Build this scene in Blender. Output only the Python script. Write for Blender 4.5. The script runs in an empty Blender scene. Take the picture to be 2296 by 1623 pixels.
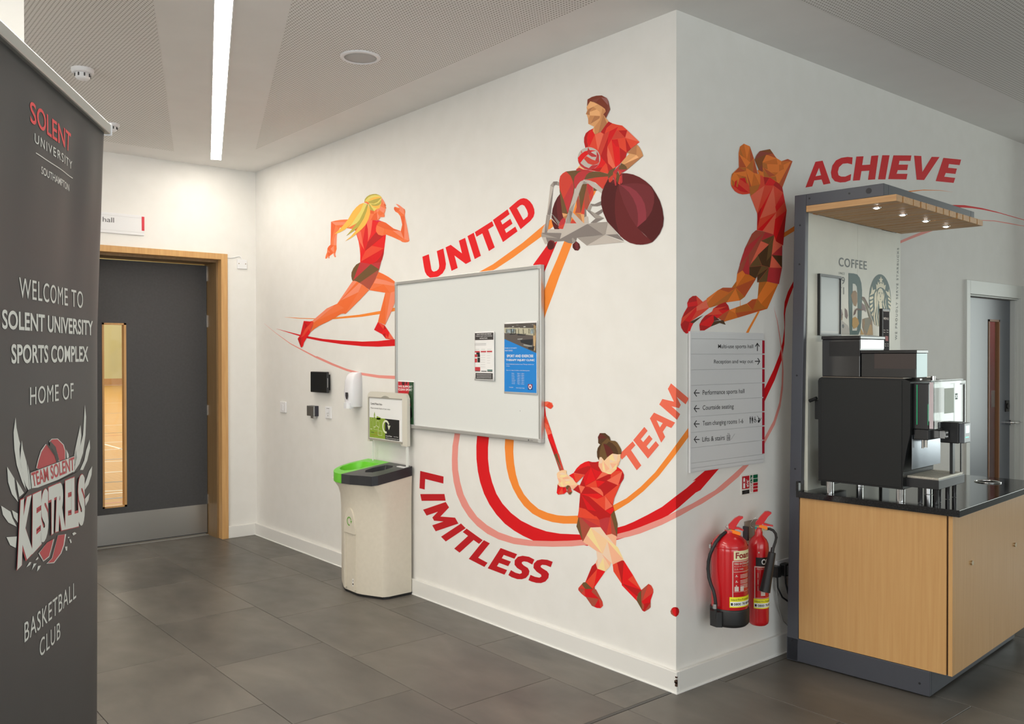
import bpy, math, random
from mathutils import Vector, Matrix, noise
from mathutils.geometry import tessellate_polygon
random.seed(7)
S = bpy.context.scene
COL = S.collection
H = 2.95                      # ceiling height
L = 4.373                     # length of the mural wall

# ---------------------------------------------------------------- camera
FPX = 1964.963
YAW, PIT, ROL = .8764, -.0083, -.0012
CAM = Vector((2.4585, -2.9719, 1.4635))
_F = Vector((-math.sin(YAW)*math.cos(PIT), math.cos(YAW)*math.cos(PIT), math.sin(PIT)))
_R0 = Vector((math.cos(YAW), math.sin(YAW), 0)); _U0 = _R0.cross(_F)
_R = _R0*math.cos(ROL)+_U0*math.sin(ROL); _U = _U0*math.cos(ROL)-_R0*math.sin(ROL)
cd = bpy.data.cameras.new('camera'); cam = bpy.data.objects.new('camera', cd); COL.objects.link(cam)
cd.sensor_fit = 'HORIZONTAL'; cd.sensor_width = 36; cd.lens = 36*FPX/2296
cd.clip_start = .05; cd.clip_end = 200
m3 = Matrix((_R, _U, -_F)).transposed(); cam.matrix_world = Matrix.Translation(CAM) @ m3.to_4x4()
S.camera = cam

# ---------------------------------------------------------------- look, world, lights
S.view_settings.view_transform = 'Standard'; S.view_settings.look = 'None'
S.view_settings.gamma = 1; S.view_settings.use_curve_mapping = False
S.view_settings.exposure = 0.55
w = bpy.data.worlds.new('world'); S.world = w; w.use_nodes = True
w.node_tree.nodes['Background'].inputs[0].default_value = (.82, .93, 1, 1)
w.node_tree.nodes['Background'].inputs[1].default_value = 1.2

def area(name, loc, target, sx, sy, power, col=(1, 1, 1), spread=None):
    l = bpy.data.lights.new(name, 'AREA'); l.shape = 'RECTANGLE'; l.size = sx; l.size_y = sy
    l.energy = power; l.color = col
    if spread: l.spread = spread
    o = bpy.data.objects.new(name, l); COL.objects.link(o); o.location = loc
    o.rotation_euler = (Vector(target)-Vector(loc)).to_track_quat('-Z', 'Y').to_euler()
    return o
STRIP_DIR = Vector((1, -.375, 0)).normalized()
WARM = (1, .90, .76)
# daylight at the lobby glazing (end wall and side wall, both outside the frame)
area('daylight_end', (2.9, 9.85, 1.45), (2.9, 0, 1.2), 4.6, 2.5, 84, (.93, 1, .90))
area('daylight_side', (5.85, -2.4, 1.5), (0, -2.0, 1.2), 5.0, 2.4, 36, (.97, 1, .95))
area('daylight_back', (1.5, -6.85, 1.5), (-1, 0, 1.4), 6.0, 2.4, 70, (1, .95, .88))
# unseen strip lamps added behind the camera to brighten the walls below the ceiling
for px_, py_ in ((.2, -3.6), (.6, -5.6)):
    o_ = area('unseen_fill_strip', (px_, py_, 2.93), (px_, py_, 0), 5.0, .08, 62, (1, .92, .80)); o_.rotation_euler = (0, 0, math.atan2(-.375, 1))
# fluorescent rows above the sports hall behind the door
area('hall_lights', (-24, 4, 6.9), (-24, 4, 0), 36, 14, 2200, (1, .95, .80)).rotation_euler = (0, 0, 0)

area('store_fill', (-1.2, 4.6, 2.9), (-1.2, 4.6, 0), .6, .6, 14, (1, .95, .9))  # unseen lamp added so the red panel behind the door shows
# ---------------------------------------------------------------- helpers
def lin(c):
    c /= 255.0
    return c/12.92 if c <= .04045 else ((c+.055)/1.055)**2.4
def hexc(h, k=1.0):
    return tuple(min(.95, lin(int(h[i:i+2], 16))*k) for i in (0, 2, 4))
def rgb(r, g, b, k=1.0): return (min(lin(r)*k, .98), min(lin(g)*k, .98), min(lin(b)*k, .98))
MATS = {}
def mat(name, col=(.8, .8, .8), rough=.5, metal=0.0, emit=None, es=1.0, coat=0.0, spec=.5, trans=0.0):
    if name in MATS: return MATS[name]
    m = bpy.data.materials.new(name); m.use_nodes = True
    b = m.node_tree.nodes['Principled BSDF']
    b.inputs['Base Color'].default_value = (*col, 1); b.inputs['Roughness'].default_value = rough
    b.inputs['Metallic'].default_value = metal; b.inputs['Specular IOR Level'].default_value = spec
    b.inputs['Coat Weight'].default_value = coat; b.inputs['Transmission Weight'].default_value = trans
    if emit:
        b.inputs['Emission Color'].default_value = (*emit, 1); b.inputs['Emission Strength'].default_value = es
    MATS[name] = m
    return m
def nodes(m): return m.node_tree.nodes, m.node_tree.links, m.node_tree.nodes['Principled BSDF']
def add_noise(m, scale, c0, c1, stretch=(1, 1, 1), detail=5, lo=.3, hi=.7, bump=0, rnd=0, dist=0, space='Object'):
    """cloudy / grained colour between c0 and c1"""
    N, K, b = nodes(m)
    tc = N.new('ShaderNodeTexCoord'); mp = N.new('ShaderNodeMapping'); mp.inputs['Scale'].default_value = stretch
    K.new(tc.outputs[space], mp.inputs[0])
    nz = N.new('ShaderNodeTexNoise'); nz.inputs['Scale'].default_value = scale; nz.inputs['Detail'].default_value = detail
    nz.inputs['Distortion'].default_value = dist; nz.noise_dimensions = '4D'
    if rnd:
        oi = N.new('ShaderNodeObjectInfo'); ml = N.new('ShaderNodeMath'); ml.operation = 'MULTIPLY'; ml.inputs[1].default_value = 37
        K.new(oi.outputs['Random'], ml.inputs[0]); K.new(ml.outputs[0], nz.inputs['W'])
    K.new(mp.outputs[0], nz.inputs['Vector'])
    rp = N.new('ShaderNodeValToRGB'); rp.color_ramp.elements[0].position = lo; rp.color_ramp.elements[1].position = hi
    rp.color_ramp.elements[0].color = (*c0, 1); rp.color_ramp.elements[1].color = (*c1, 1)
    K.new(nz.outputs[0], rp.inputs[0])
    out = rp.outputs[0]
    if rnd:
        hs = N.new('ShaderNodeHueSaturation'); mr = N.new('ShaderNodeMapRange')
        mr.inputs[3].default_value = 1-rnd; mr.inputs[4].default_value = 1+rnd
        K.new(oi.outputs['Random'], mr.inputs[0]); K.new(mr.outputs[0], hs.inputs['Value']); K.new(out, hs.inputs['Color']); out = hs.outputs[0]
    K.new(out, b.inputs['Base Color'])
    if bump:
        bp = N.new('ShaderNodeBump'); bp.inputs['Strength'].default_value = bump; bp.inputs['Distance'].default_value = .002
        K.new(nz.outputs[0], bp.inputs['Height']); K.new(bp.outputs[0], b.inputs['Normal'])
    return m

class MB:
    """collects shapes; build() links them as ONE mesh object"""
    def __init__(s): s.v = []; s.f = []; s.m = []; s.sm = []
    def add(s, v, f, mi=0, smooth=False):
        o = len(s.v); s.v += [tuple(p) for p in v]
        for q in f: s.f.append([i+o for i in q]); s.m.append(mi); s.sm.append(smooth)
        return s
    def box(s, x0, y0, z0, x1, y1, z1, mi=0):
        x0, x1 = min(x0, x1), max(x0, x1); y0, y1 = min(y0, y1), max(y0, y1); z0, z1 = min(z0, z1), max(z0, z1)
        v = [(x0, y0, z0), (x1, y0, z0), (x1, y1, z0), (x0, y1, z0), (x0, y0, z1), (x1, y0, z1), (x1, y1, z1), (x0, y1, z1)]
        return s.add(v, [(0, 3, 2, 1), (4, 5, 6, 7), (0, 1, 5, 4), (1, 2, 6, 5), (2, 3, 7, 6), (3, 0, 4, 7)], mi)
    def loft(s, rings, mi=0, caps=(1, 1), smooth=True):
        n = len(rings[0]); v = [p for r in rings for p in r]; f = []
        for i in range(len(rings)-1):
            for j in range(n):
                f.append((i*n+j, i*n+(j+1) % n, (i+1)*n+(j+1) % n, (i+1)*n+j))
        s.add(v, f, mi, smooth)
        if caps[0]: s.add(rings[0], [tuple(range(n))[::-1]], mi)
        if caps[1]: s.add(rings[-1], [tuple(range(n))], mi)
        return s
    def lathe(s, prof, c=(0, 0, 0), n=24, mi=0, axis=(0, 0, 1), caps=(1, 1), smooth=True, a0=0, a1=None):
        ax = Vector(axis).normalized(); q = Vector((0, 0, 1)).rotation_difference(ax); c = Vector(c)
        return s.loft([[c+q @ Vector((r*math.cos(2*math.pi*k/n), r*math.sin(2*math.pi*k/n), z)) for k in range(n)] for r, z in prof], mi, caps, smooth)
    def cyl(s, p, q, r, n=16, mi=0, r2=None, smooth=True):
        p = Vector(p); q = Vector(q)
        return s.lathe([(r, 0), (r if r2 is None else r2, (q-p).length)], p, n, mi, (q-p), smooth=smooth)
    def tube(s, pts, r, n=8, mi=0):
        pts = [Vector(p) for p in pts]; rings = []; up = Vector((.13, .31, .94))
        for i, p in enumerate(pts):
            t = (pts[min(i+1, len(pts)-1)]-pts[max(i-1, 0)]).normalized()
            a = t.cross(up).normalized(); b = t.cross(a)
            rr = r[i] if isinstance(r, (list, tuple)) else r
            rings.append([p+(a*math.cos(2*math.pi*k/n)+b*math.sin(2*math.pi*k/n))*rr for k in range(n)])
        return s.loft(rings, mi)
    def prism(s, pts, z0, z1, mi=0, f=None, smooth=False):
        """outline pts (2D) between z0 and z1; f maps (a,b,z) to a point"""
        f = f or (lambda a, b, z: (a, b, z)); n = len(pts)
        t = tessellate_polygon([[Vector((a, b, 0)) for a, b in pts]])
        ar = sum(pts[i][0]*pts[(i+1) % n][1]-pts[(i+1) % n][0]*pts[i][1] for i in range(n))
        if ar < 0: pts = pts[::-1]; t = tessellate_polygon([[Vector((a, b, 0)) for a, b in pts]])
        v = [f(a, b, z0) for a, b in pts]+[f(a, b, z1) for a, b in pts]
        s.add(v, [(i, (i+1) % n, (i+1) % n+n, i+n) for i in range(n)], mi, smooth)
        s.add(v, [tuple(q)[::-1] for q in t]+[tuple(i+n for i in q) for q in t], mi)
        return s
    def build(s, name, mats, parent=None, bevel=0, seg=2, loc=None, recalc=True):
        me = bpy.data.meshes.new(name); me.from_pydata(s.v, [], s.f)
        for m in (mats if isinstance(mats, (list, tuple)) else [mats]): me.materials.append(m)
        for i, p in enumerate(me.polygons): p.material_index = s.m[i]; p.use_smooth = s.sm[i]
        if recalc:
            import bmesh
            bm = bmesh.new(); bm.from_mesh(me); bmesh.ops.recalc_face_normals(bm, faces=bm.faces); bm.to_mesh(me); bm.free()
        me.update()
        o = bpy.data.objects.new(name, me); COL.objects.link(o)
        if parent: o.parent = parent
        if loc: o.location = loc
        if bevel:
            b = o.modifiers.new('bevel', 'BEVEL'); b.width = bevel; b.segments = seg; b.limit_method = 'ANGLE'; b.angle_limit = math.radians(40)
        return o
def box(name, m, parent, *a, bevel=0): return MB().box(*a).build(name, m, parent, bevel)
def thing(name, label, cat, loc=(0, 0, 0), rz=0, group=None):
    o = bpy.data.objects.new(name, None); COL.objects.link(o); o.empty_display_size = .1
    o.location = loc; o.rotation_euler = (0, 0, rz)
    return tag(o, label, cat, group)
def tag(o, label, cat, group=None):
    o['label'] = label; o['category'] = cat
    if group: o['group'] = group
    return o
def struct(o): o['kind'] = 'structure'; return o
def lab(o, t): o['label'] = t; return o
HALF = math.pi/2
def mw(o):
    m = Matrix.Translation(o.location) @ o.rotation_euler.to_matrix().to_4x4()
    return m

# picture ray -> point on a real plane of the room
def ray(x, y): return _F+_R*((x-1148)/FPX)-_U*((y-811.5)/FPX)
class Plane:
    def __init__(s, p, n): s.p = Vector(p); s.n = Vector(n).normalized()
    def hit(s, x, y, lift=0):
        d = ray(x, y); p = s.p+s.n*lift
        return CAM+d*((p-CAM).dot(s.n)/d.dot(s.n))
PA = Plane((0, 0, 0), (0, -1, 0)); PB = Plane((0, 0, 0), (1, 0, 0)); PC = Plane((-L, 0, 0), (1, 0, 0))
def corner_x(y): return 1516.8-(y-21.5)*(1.6/1534)

def tess(loops):
    t = tessellate_polygon([[Vector((a, b, 0)) for a, b in l] for l in loops])
    pts = [p for l in loops for p in l]
    return [[pts[i] for i in q] for q in t]
def clip(poly, side):
    """keep the part of a small polygon left (-1) or right (+1) of the wall corner"""
    out = []; n = len(poly)
    d = [(p[0]-corner_x(p[1]))*side for p in poly]
    for i in range(n):
        a, b, da, db = poly[i], poly[(i+1) % n], d[i], d[(i+1) % n]
        if da >= 0: out.append(a)
        if (da >= 0) != (db >= 0):
            t = da/(da-db); out.append((a[0]+(b[0]-a[0])*t, a[1]+(b[1]-a[1])*t))
    return out if len(out) > 2 else None
def smooth_loop(p, k=3):
    n = len(p); o = []
    for i in range(n):
        a, b, c, d = p[(i-1) % n], p[i], p[(i+1) % n], p[(i+2) % n]
        for j in range(k):
            t = j/k
            o.append(tuple(.5*((2*b[e])+(-a[e]+c[e])*t+(2*a[e]-5*b[e]+4*c[e]-d[e])*t*t+(-a[e]+3*b[e]-3*c[e]+d[e])*t**3) for e in (0, 1)))
    return o

# flat text as mesh data, normalised to a unit box
_TX = {}
def text_mesh(s, bold=0.0, spacing=1.0, shear=0.0):
    key = (s, bold, spacing, shear)
    if key in _TX: return _TX[key]
    c = bpy.data.curves.new('t', 'FONT'); c.body = s; c.offset = bold; c.space_character = spacing; c.shear = shear
    c.resolution_u = 4; c.fill_mode = 'FRONT'
    o = bpy.data.objects.new('t', c); COL.objects.link(o)
    dg = bpy.context.evaluated_depsgraph_get(); me = o.evaluated_get(dg).to_mesh()
    v = [(p.co.x, p.co.y) for p in me.vertices]; f = [list(p.vertices) for p in me.polygons]
    o.evaluated_get(dg).to_mesh_clear(); bpy.data.objects.remove(o); bpy.data.curves.remove(c)
    x0 = min(p[0] for p in v); x1 = max(p[0] for p in v); y0 = min(p[1] for p in v); y1 = max(p[1] for p in v)
    v = [((p[0]-x0)/(x1-x0), (p[1]-y0)/(y1-y0)) for p in v]
    _TX[key] = (v, f)
    return _TX[key]
def text_fn(mb, s, fn, mi=0, **k):
    v, f = text_mesh(s, **k); mb.add([fn(a, b) for a, b in v], f, mi)
def quad_fn(q, g):
    """bilinear map of the unit box on quad q = bottom-left, bottom-right, top-right, top-left, then g"""
    def fn(a, b):
        x = (q[0][0]*(1-a)+q[1][0]*a)*(1-b)+(q[3][0]*(1-a)+q[2][0]*a)*b
        y = (q[0][1]*(1-a)+q[1][1]*a)*(1-b)+(q[3][1]*(1-a)+q[2][1]*a)*b
        return g(x, y)
    return fn
def rect(x0, z0, x1, z1): return [(x0, z0), (x1, z0), (x1, z1), (x0, z1)]
def flat(mb, pts, y, mi=0):
    """polygon in local x,z of a wall-hung thing at local depth y"""
    for t in tess([pts]): mb.add([(a, y, b) for a, b in t], [(0, 1, 2)], mi)
def txt(mb, s, x0, z0, x1, z1, y, mi=0, **k):
    text_fn(mb, s, lambda a, b: (x0+(x1-x0)*a, y, z0+(z1-z0)*b), mi, **k)
# ---------------------------------------------------------------- materials
wallp = add_noise(mat('wall_paint', rough=.72, spec=.3), 9, (.80, .785, .75), (.83, .815, .785), bump=.06)
wallB = wallp
paintw = mat('satin_white_paint', (.80, .79, .76), .42)
seal = mat('white_sealant', (.9, .9, .88), .3)
ceilp = add_noise(mat('ceiling_paint', rough=.8, spec=.2), 5, (.80, .785, .765), (.83, .815, .795))
black = mat('black_plastic', (.012, .012, .013), .38)
blackgloss = mat('black_gloss', (.006, .006, .007), .08, coat=.5)
rubber = mat('black_rubber', (.015, .015, .016), .5)
chrome = mat('chrome', (.75, .75, .75), .12, 1)
steel = mat('brushed_steel', (.55, .55, .54), .32, 1)
alu = mat('aluminium', (.55, .55, .54), .42, .8)
whitep = mat('white_plastic', (.82, .82, .84), .3)
paper = mat('white_paper', (.86, .86, .86), .6)
oak = add_noise(mat('oak_frame', rough=.42), 7, rgb(196, 148, 92), rgb(214, 170, 112), (9, 9, .6), lo=.25, hi=.75, space='Object')
beech = add_noise(mat('beech_veneer', rough=.38), 6, rgb(196, 148, 92), rgb(208, 164, 108), (14, 14, .5), detail=8, lo=.25, hi=.75)
slatw = add_noise(mat('slat_timber', rough=.5), 6, rgb(190, 140, 90), rgb(212, 168, 116), (1, 12, 12), lo=.25, hi=.75)
doorg = add_noise(mat('door_laminate', rough=.45), 60, rgb(64, 64, 66), rgb(70, 70, 72))
kioskg = mat('kiosk_grey_metal', rgb(74, 76, 84), .38, .15)
def perforated():
    m = mat('perforated_plasterboard', (.72, .705, .68), .8, spec=.2); N, K, b = nodes(m)
    tc = N.new('ShaderNodeTexCoord'); mp = N.new('ShaderNodeMapping'); P = .0166
    mp.inputs['Scale'].default_value = (1/P, 1/P, 0); K.new(tc.outputs['Object'], mp.inputs[0])
    fr = N.new('ShaderNodeVectorMath'); fr.operation = 'FRACTION'; K.new(mp.outputs[0], fr.inputs[0])
    sb = N.new('ShaderNodeVectorMath'); sb.operation = 'SUBTRACT'; sb.inputs[1].default_value = (.5, .5, 0); K.new(fr.outputs[0], sb.inputs[0])
    ln = N.new('ShaderNodeVectorMath'); ln.operation = 'LENGTH'; K.new(sb.outputs[0], ln.inputs[0])
    rp = N.new('ShaderNodeMapRange'); rp.inputs[1].default_value = .17; rp.inputs[2].default_value = .24
    K.new(ln.outputs['Value'], rp.inputs[0])
    mx = N.new('ShaderNodeMix'); mx.data_type = 'RGBA'; mx.inputs[6].default_value = (.20, .18, .15, 1); mx.inputs[7].default_value = (.80, .785, .76, 1)
    K.new(rp.outputs[0], mx.inputs[0]); K.new(mx.outputs[2], b.inputs['Base Color'])
    return m
perf = perforated()
def tile_mat():
    m = add_noise(mat('charcoal_floor_tile', rough=.42, spec=.45), 1.6, rgb(80, 77, 73), rgb(112, 107, 100), (1.0, 2.2, 1), detail=7, lo=.3, hi=.72, rnd=.05, dist=.5, space='Object')
    N, K, b = nodes(m)
    nz = N.new('ShaderNodeTexNoise'); nz.inputs['Scale'].default_value = 5; nz.inputs['Detail'].default_value = 6
    mr = N.new('ShaderNodeMapRange'); mr.inputs[3].default_value = .30; mr.inputs[4].default_value = .48
    K.new(nz.outputs[0], mr.inputs[0]); K.new(mr.outputs[0], b.inputs['Roughness'])
    return m
tilem = tile_mat()
def clear_glass(name, tint=(1, 1, 1), gl=.03):
    m = bpy.data.materials.new(name); m.use_nodes = True; N = m.node_tree.nodes; K = m.node_tree.links; N.remove(N['Principled BSDF'])
    t = N.new('ShaderNodeBsdfTransparent'); t.inputs[0].default_value = (*tint, 1); g = N.new('ShaderNodeBsdfGlossy'); g.inputs['Roughness'].default_value = .03
    x = N.new('ShaderNodeMixShader'); fr = N.new('ShaderNodeLayerWeight'); pw = N.new('ShaderNodeMath'); pw.operation = 'POWER'; pw.inputs[1].default_value = 4; K.new(fr.outputs['Facing'], pw.inputs[0])
    a = N.new('ShaderNodeMath'); a.operation = 'MULTIPLY_ADD'; a.inputs[1].default_value = .7; a.inputs[2].default_value = gl; K.new(pw.outputs[0], a.inputs[0])
    K.new(a.outputs[0], x.inputs[0]); K.new(t.outputs[0], x.inputs[1]); K.new(g.outputs[0], x.inputs[2]); K.new(x.outputs[0], N['Material Output'].inputs[0])
    return m
glass = clear_glass('clear_glass')

# ---------------------------------------------------------------- room shell
XR, YB, YF = 6.0, -7.0, 10.0
# floor: a screed with every tile laid on it as a piece of its own
floor = struct(MB().box(-L-.45, YB, -.20, XR, YF, -.006).build('floor', mat('dark_grout', rgb(66, 64, 60), .8)))
def tile(x0, y0, x1, y1):
    x0 += .0012; y0 += .0012; x1 -= .0012; y1 -= .0012
    if x1-x0 < .02 or y1-y0 < .02: return
    z = random.uniform(-.0003, .0003)
    MB().box(x0-x1*.5-x0*.5, y0-y1*.5-y0*.5, -.006, x1-x1*.5-x0*.5, y1-y1*.5-y0*.5, z).build('tile', tilem, floor, bevel=.0012, seg=1, loc=((x0+x1)/2, (y0+y1)/2, 0))
ROW, TL, off = .5612, .8238, {0: -.204, 1: -.47, 2: -.758}
for r in range(-8, 8):
    ya, yb = -.302-ROW*r, -.302-ROW*(r-1)          # row 0 runs from y=-.302 up
    o = {0: -.204, 1: -.47, 2: -.758}[r % 3]
    for k in range(-7, 7):
        xa, xb = o+TL*k, o+TL*(k+1)
        if xa > 3.6 or xb < -L-.30 or ya < -4.2: continue
        if xb > -.012:                              # right of the movement joint
            if yb < -4.3: continue
            tile(max(xa, -.004), ya, xb, yb)
        if xa < -.02 and ya < 0:                    # left of it, stopping at the mural wall
            tile(max(xa, -L-.26), ya, min(xb, -.020), min(yb, 0))
box('movement_joint', mat('joint_dark_metal', (.10, .10, .095), .55, .3), floor, -.0195, -4.2, -.006, -.0045, -.0, .0004)
# ceiling with flush perforated panels
ceiling = struct(MB().box(-L-.3, YB, H, XR, YF, H+.2).build('ceiling', ceilp))
def zprism(name, pts, z0, z1, m, parent): return MB().prism(pts, z0, z1).build(name, m, parent)
zprism('perforated_panel', [(-3.60, -.333), (-.02, -.333), (-.02, -1.69), (-.96, -1.322)], H-.0015, H, perf, ceiling)
zprism('perforated_panel', [(-4.04, -.765), (-4.04, -6.0), (1.2, -6.0), (1.2, -2.71), (-1.33, -1.769)], H-.0015, H, perf, ceiling)
zprism('perforated_panel', [(.40, -.2), (.40, 9.0), (5.4, 9.0), (5.4, -.2)], H-.0015, H, perf, ceiling)
# walls: the mural block (A faces the camera on the left, B on the right), the door wall C and the rest of the lobby
struct(MB().box(-L, 0, 0, 0, .15, H).build('wall_front', wallp))
struct(MB().box(-.15, .15, 0, 0, 3.0-.157, H).box(-.15, 2.843+.92, 0, 0, YF, H).box(-.15, 2.843, 1.94, 0, 2.843+.92, H).build('wall_right', wallp))
DY0, DY1, DZ = -1.29, -.243, 2.267     # oak frame outer edges in wall C
struct(MB().box(-L-.30, DY1, 0, -L, .15, H).box(-L-.30, DY0, DZ, -L, DY1, H).box(-L-.30, YB, 0, -L, DY0, H).build('wall_left', wallp))
struct(MB().box(-L, YB-.15, 0, XR, YB, .35).box(-L, YB-.15, 2.7, XR, YB, H).box(-L, YB-.15, .35, -1.5, YB, 2.7).box(4.5, YB-.15, .35, XR, YB, 2.7).build('wall_back', wallp))
struct(MB().box(XR, YB, 0, XR+.15, -4.9, H).box(XR, .1, 0, XR+.15, YF, H).box(XR, -4.9, 0, XR+.15, .1, .3).box(XR, -4.9, 2.7, XR+.15, .1, H).build('wall_side', wallp))
struct(MB().box(0, YF, 0, .6, YF+.15, H).box(5.2, YF, 0, XR, YF+.15, H).box(.6, YF, 2.7, 5.2, YF+.15, H).build('wall_end', wallp))
struct(MB().box(0, 3.83, 0, .16, 3.98, H).build('wall_far', wallp))
# glazing of the lobby, outside the frame but mirrored in the coffee machine
def glazing(name, pts):                       # x0,x1 or y0,y1 run
    f = struct(MB().build(name, kioskg)) if 0 else None
for n, (ax, a0, a1, c, z0, z1) in enumerate([('x', .6, 5.2, YF, 0, 2.7), ('y', -4.9, .1, XR, .3, 2.7), ('x', -1.5, 4.5, YB-.15, .35, 2.7)]):
    mb = MB(); k = 5
    def seg(u0, v0, u1, v1):
        if ax == 'x': mb.box(u0, c, v0, u1, c+.06, v1)
        else: mb.box(c, u0, v0, c+.06, u1, v1)
    for i in range(k+1):
        u = a0+(a1-a0)*i/k; seg(u-.03, z0, u+.03, z1)
    seg(a0, z0, a1, z0+.06); seg(a0, z1-.06, a1, z1)
    o = struct(mb.build('window_%d' % (n+1), kioskg))
# skirting with its white sealant bead
bs = struct(MB().box(-L, -.018, .001, .018, 0, .093).build('baseboard_front', paintw, bevel=.0015, seg=1))
MB().box(-L, -.0235, -.002, .0235, -.018, .0045).build('sealant_bead', seal, bs)
add = MB()
for dx, z, s in ((.0, .072, .004), (.001, .060, .003), (-.003, .052, .0065), (.000, .045, .005), (-.001, .036, .0045), (-.005, .048, .003)):
    add.box(.0125+dx-s*.6, -.0188, z-s, .0188, -.0125, z+s*.8)
lab(add.build('chipped_paint', mat('bare_wood_chip', rgb(70, 48, 36), .8), bs), 'dark chipped patch on the skirting corner')
bs = struct(MB().box(0, 0, .001, .018, 2.83, .093).build('baseboard_right', paintw, bevel=.0015, seg=1))
MB().box(.018, -.018, -.002, .0235, 2.83, .0045).build('sealant_bead', seal, bs)
struct(MB().box(-L, DY1, 0, -L+.016, -.018, .093).build('baseboard_left', paintw, bevel=.0015, seg=1))
struct(MB().box(-L, YB, 0, -L+.016, DY0, .093).build('baseboard_left', paintw, bevel=.0015, seg=1))
# cream pier rising behind the banner
pr = CAM+ray(56, 40)*1.0
def at_dist(x, y, d):
    v = ray(x, y); v = v/Vector((v.x, v.y)).length; return CAM+v*d
q = at_dist(56, 400, 3.55)
struct(MB().prism([(q.x, q.y), (q.x-.35, q.y-.02), (q.x-.35, q.y-.62), (q.x-.02, q.y-.60)], 0, H).build('wall_pier', wallp))

# ---------------------------------------------------------------- door C (to the sports hall)
t = struct(MB().box(-L-.05, DY1-.052, 0, -L+.02, DY1, DZ).box(-L-.05, DY0, 0, -L+.02, DY0+.052, DZ).box(-L-.05, DY0+.052, DZ-.047, -L+.02, DY1-.052, DZ).build('door_1', oak, bevel=.0015))
lining = add_noise(mat('oak_lining', rough=.45), 7, rgb(122, 96, 62), rgb(140, 112, 76), (9, 9, .6), lo=.25, hi=.75)
MB().box(-L-.30, DY1-.066, 0, -L-.05, DY1, DZ-.047).box(-L-.30, DY0, 0, -L-.05, DY0+.066, DZ).box(-L-.30, DY0+.066, DZ-.066, -L-.05, DY1-.066, DZ).build('door_lining', lining, t)
LX = -L-.247                                     # front face of the leaf
leaf = MB()
ya, yb = DY0+.070, DY1-.070; vy0, vy1, vz0, vz1 = -1.113, -.939, .30, 1.709
leaf.box(LX-.045, ya, .012, LX, vy0, 2.192).box(LX-.045, vy1, .012, LX, yb, 2.192).box(LX-.045, vy0, .012, LX, vy1, vz0).box(LX-.045, vy0, vz1, LX, vy1, 2.192)
lf = leaf.build('door_leaf', doorg, t)
bead = oak
MB().box(LX-.05, vy0, vz0, LX+.004, vy0+.014, vz1).box(LX-.05, vy1-.017, vz0, LX+.004, vy1, vz1).box(LX-.05, vy0, vz0, LX+.004, vy1, vz0+.013).box(LX-.05, vy0, vz1-.013, LX+.004, vy1, vz1).build('glazing_bead', oak, lf)
MB().box(LX-.028, vy0+.012, vz0+.012, LX-.022, vy1-.012, vz1-.012).build('vision_glass', glass, lf)
lab(MB().box(LX, ya+.005, .02, LX+.0015, yb-.003, .25).build('kick_plate', steel, lf), 'brushed steel kick plate')
for z0, z1 in ((2.066, 2.185), (1.69, 1.788), (.975, 1.056), (.25, .33)):
    MB().box(LX-.002, yb-.002, z0, LX+.006, yb+.006, z1).build('hinge', chrome, t)
lab(MB().box(LX+.0015, DY0+.066, 0, LX+.012, yb+.004, .004).build('threshold_strip', alu, t), 'pale metal threshold strip')
# sports hall beyond the vision panel
hf = struct(MB().box(-43, -12, -.1, -L-.45, 22, -.004).build('floor_hall', mat('hall_floor', rgb(214, 158, 78), .45, spec=.3)))
add_noise(MATS['hall_floor'], 3, rgb(184, 134, 56), rgb(208, 160, 80), (.4, 14, 1), lo=.2, hi=.8)
def court(name, rgbv, pts, wd=.05):
    m = mat(name, rgbv, .3); mb = MB()
    for (xa, ya_, xb, yb_) in pts:
        d = Vector((xb-xa, yb_-ya_, 0)); n_ = Vector((-d.y, d.x, 0)).normalized()*wd/2
        a_, b_ = Vector((xa, ya_, -.003)), Vector((xb, yb_, -.003))
        mb.add([a_-n_, b_-n_, b_+n_, a_+n_], [(0, 1, 2, 3)])
    return mb.build('court_line', m, hf)
court('line_white', (.85, .85, .8), [(-7.4, -12, -7.4, 22), (-9.2, -12, -9.2, 22), (-8.6, -3, -6.4, 3), (-12, -12, -12, 22), (-13.2, -12, -13.2, 22), (-17, -12, -17, 22), (-26, -12, -26, 22), (-11.5, -3.5, -9.4, 4), (-40, 1.1, -6, 1.1)])
court('line_blue', rgb(90, 110, 140), [(-7.0, -12, -7.15, 22), (-10.4, -12, -11.0, 22), (-21, -12, -21, 22)])
court('line_red', rgb(190, 60, 30), [(-6.75, -12, -6.8, 22), (-14.5, -12, -14.5, 22)], .04)
court('line_dark', rgb(70, 60, 40), [(-8.9, -3, -7.6, 3.2), (-15.3, -12, -14.7, 22)], .06)
hw = mat('hall_wall_paint', rgb(226, 226, 176), .8)
struct(MB().box(-43.2, -12, 0, -43, 22, 7.2).box(-43, -12.2, 0, -L-.45, -12, 7.2).box(-43, 22, 0, -L-.45, 22.2, 7.2).build('wall_hall', hw))
struct(MB().box(-43, -12, .0, -42.94, 22, .32).build('baseboard_hall', oak))
struct(MB().box(-43, -12, 7.2, -L-.45, 22, 7.3).build('ceiling_hall', mat('hall_ceiling', rgb(150, 150, 145), .8)))
struct(MB().box(-L-.46, .15, 0, -L-.30, 22, 7.2).box(-L-.46, -12, 0, -L-.30, YB, 7.2).box(-L-.46, YB, H, -L-.30, .15, 7.2).build('wall_hall', hw))

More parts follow.
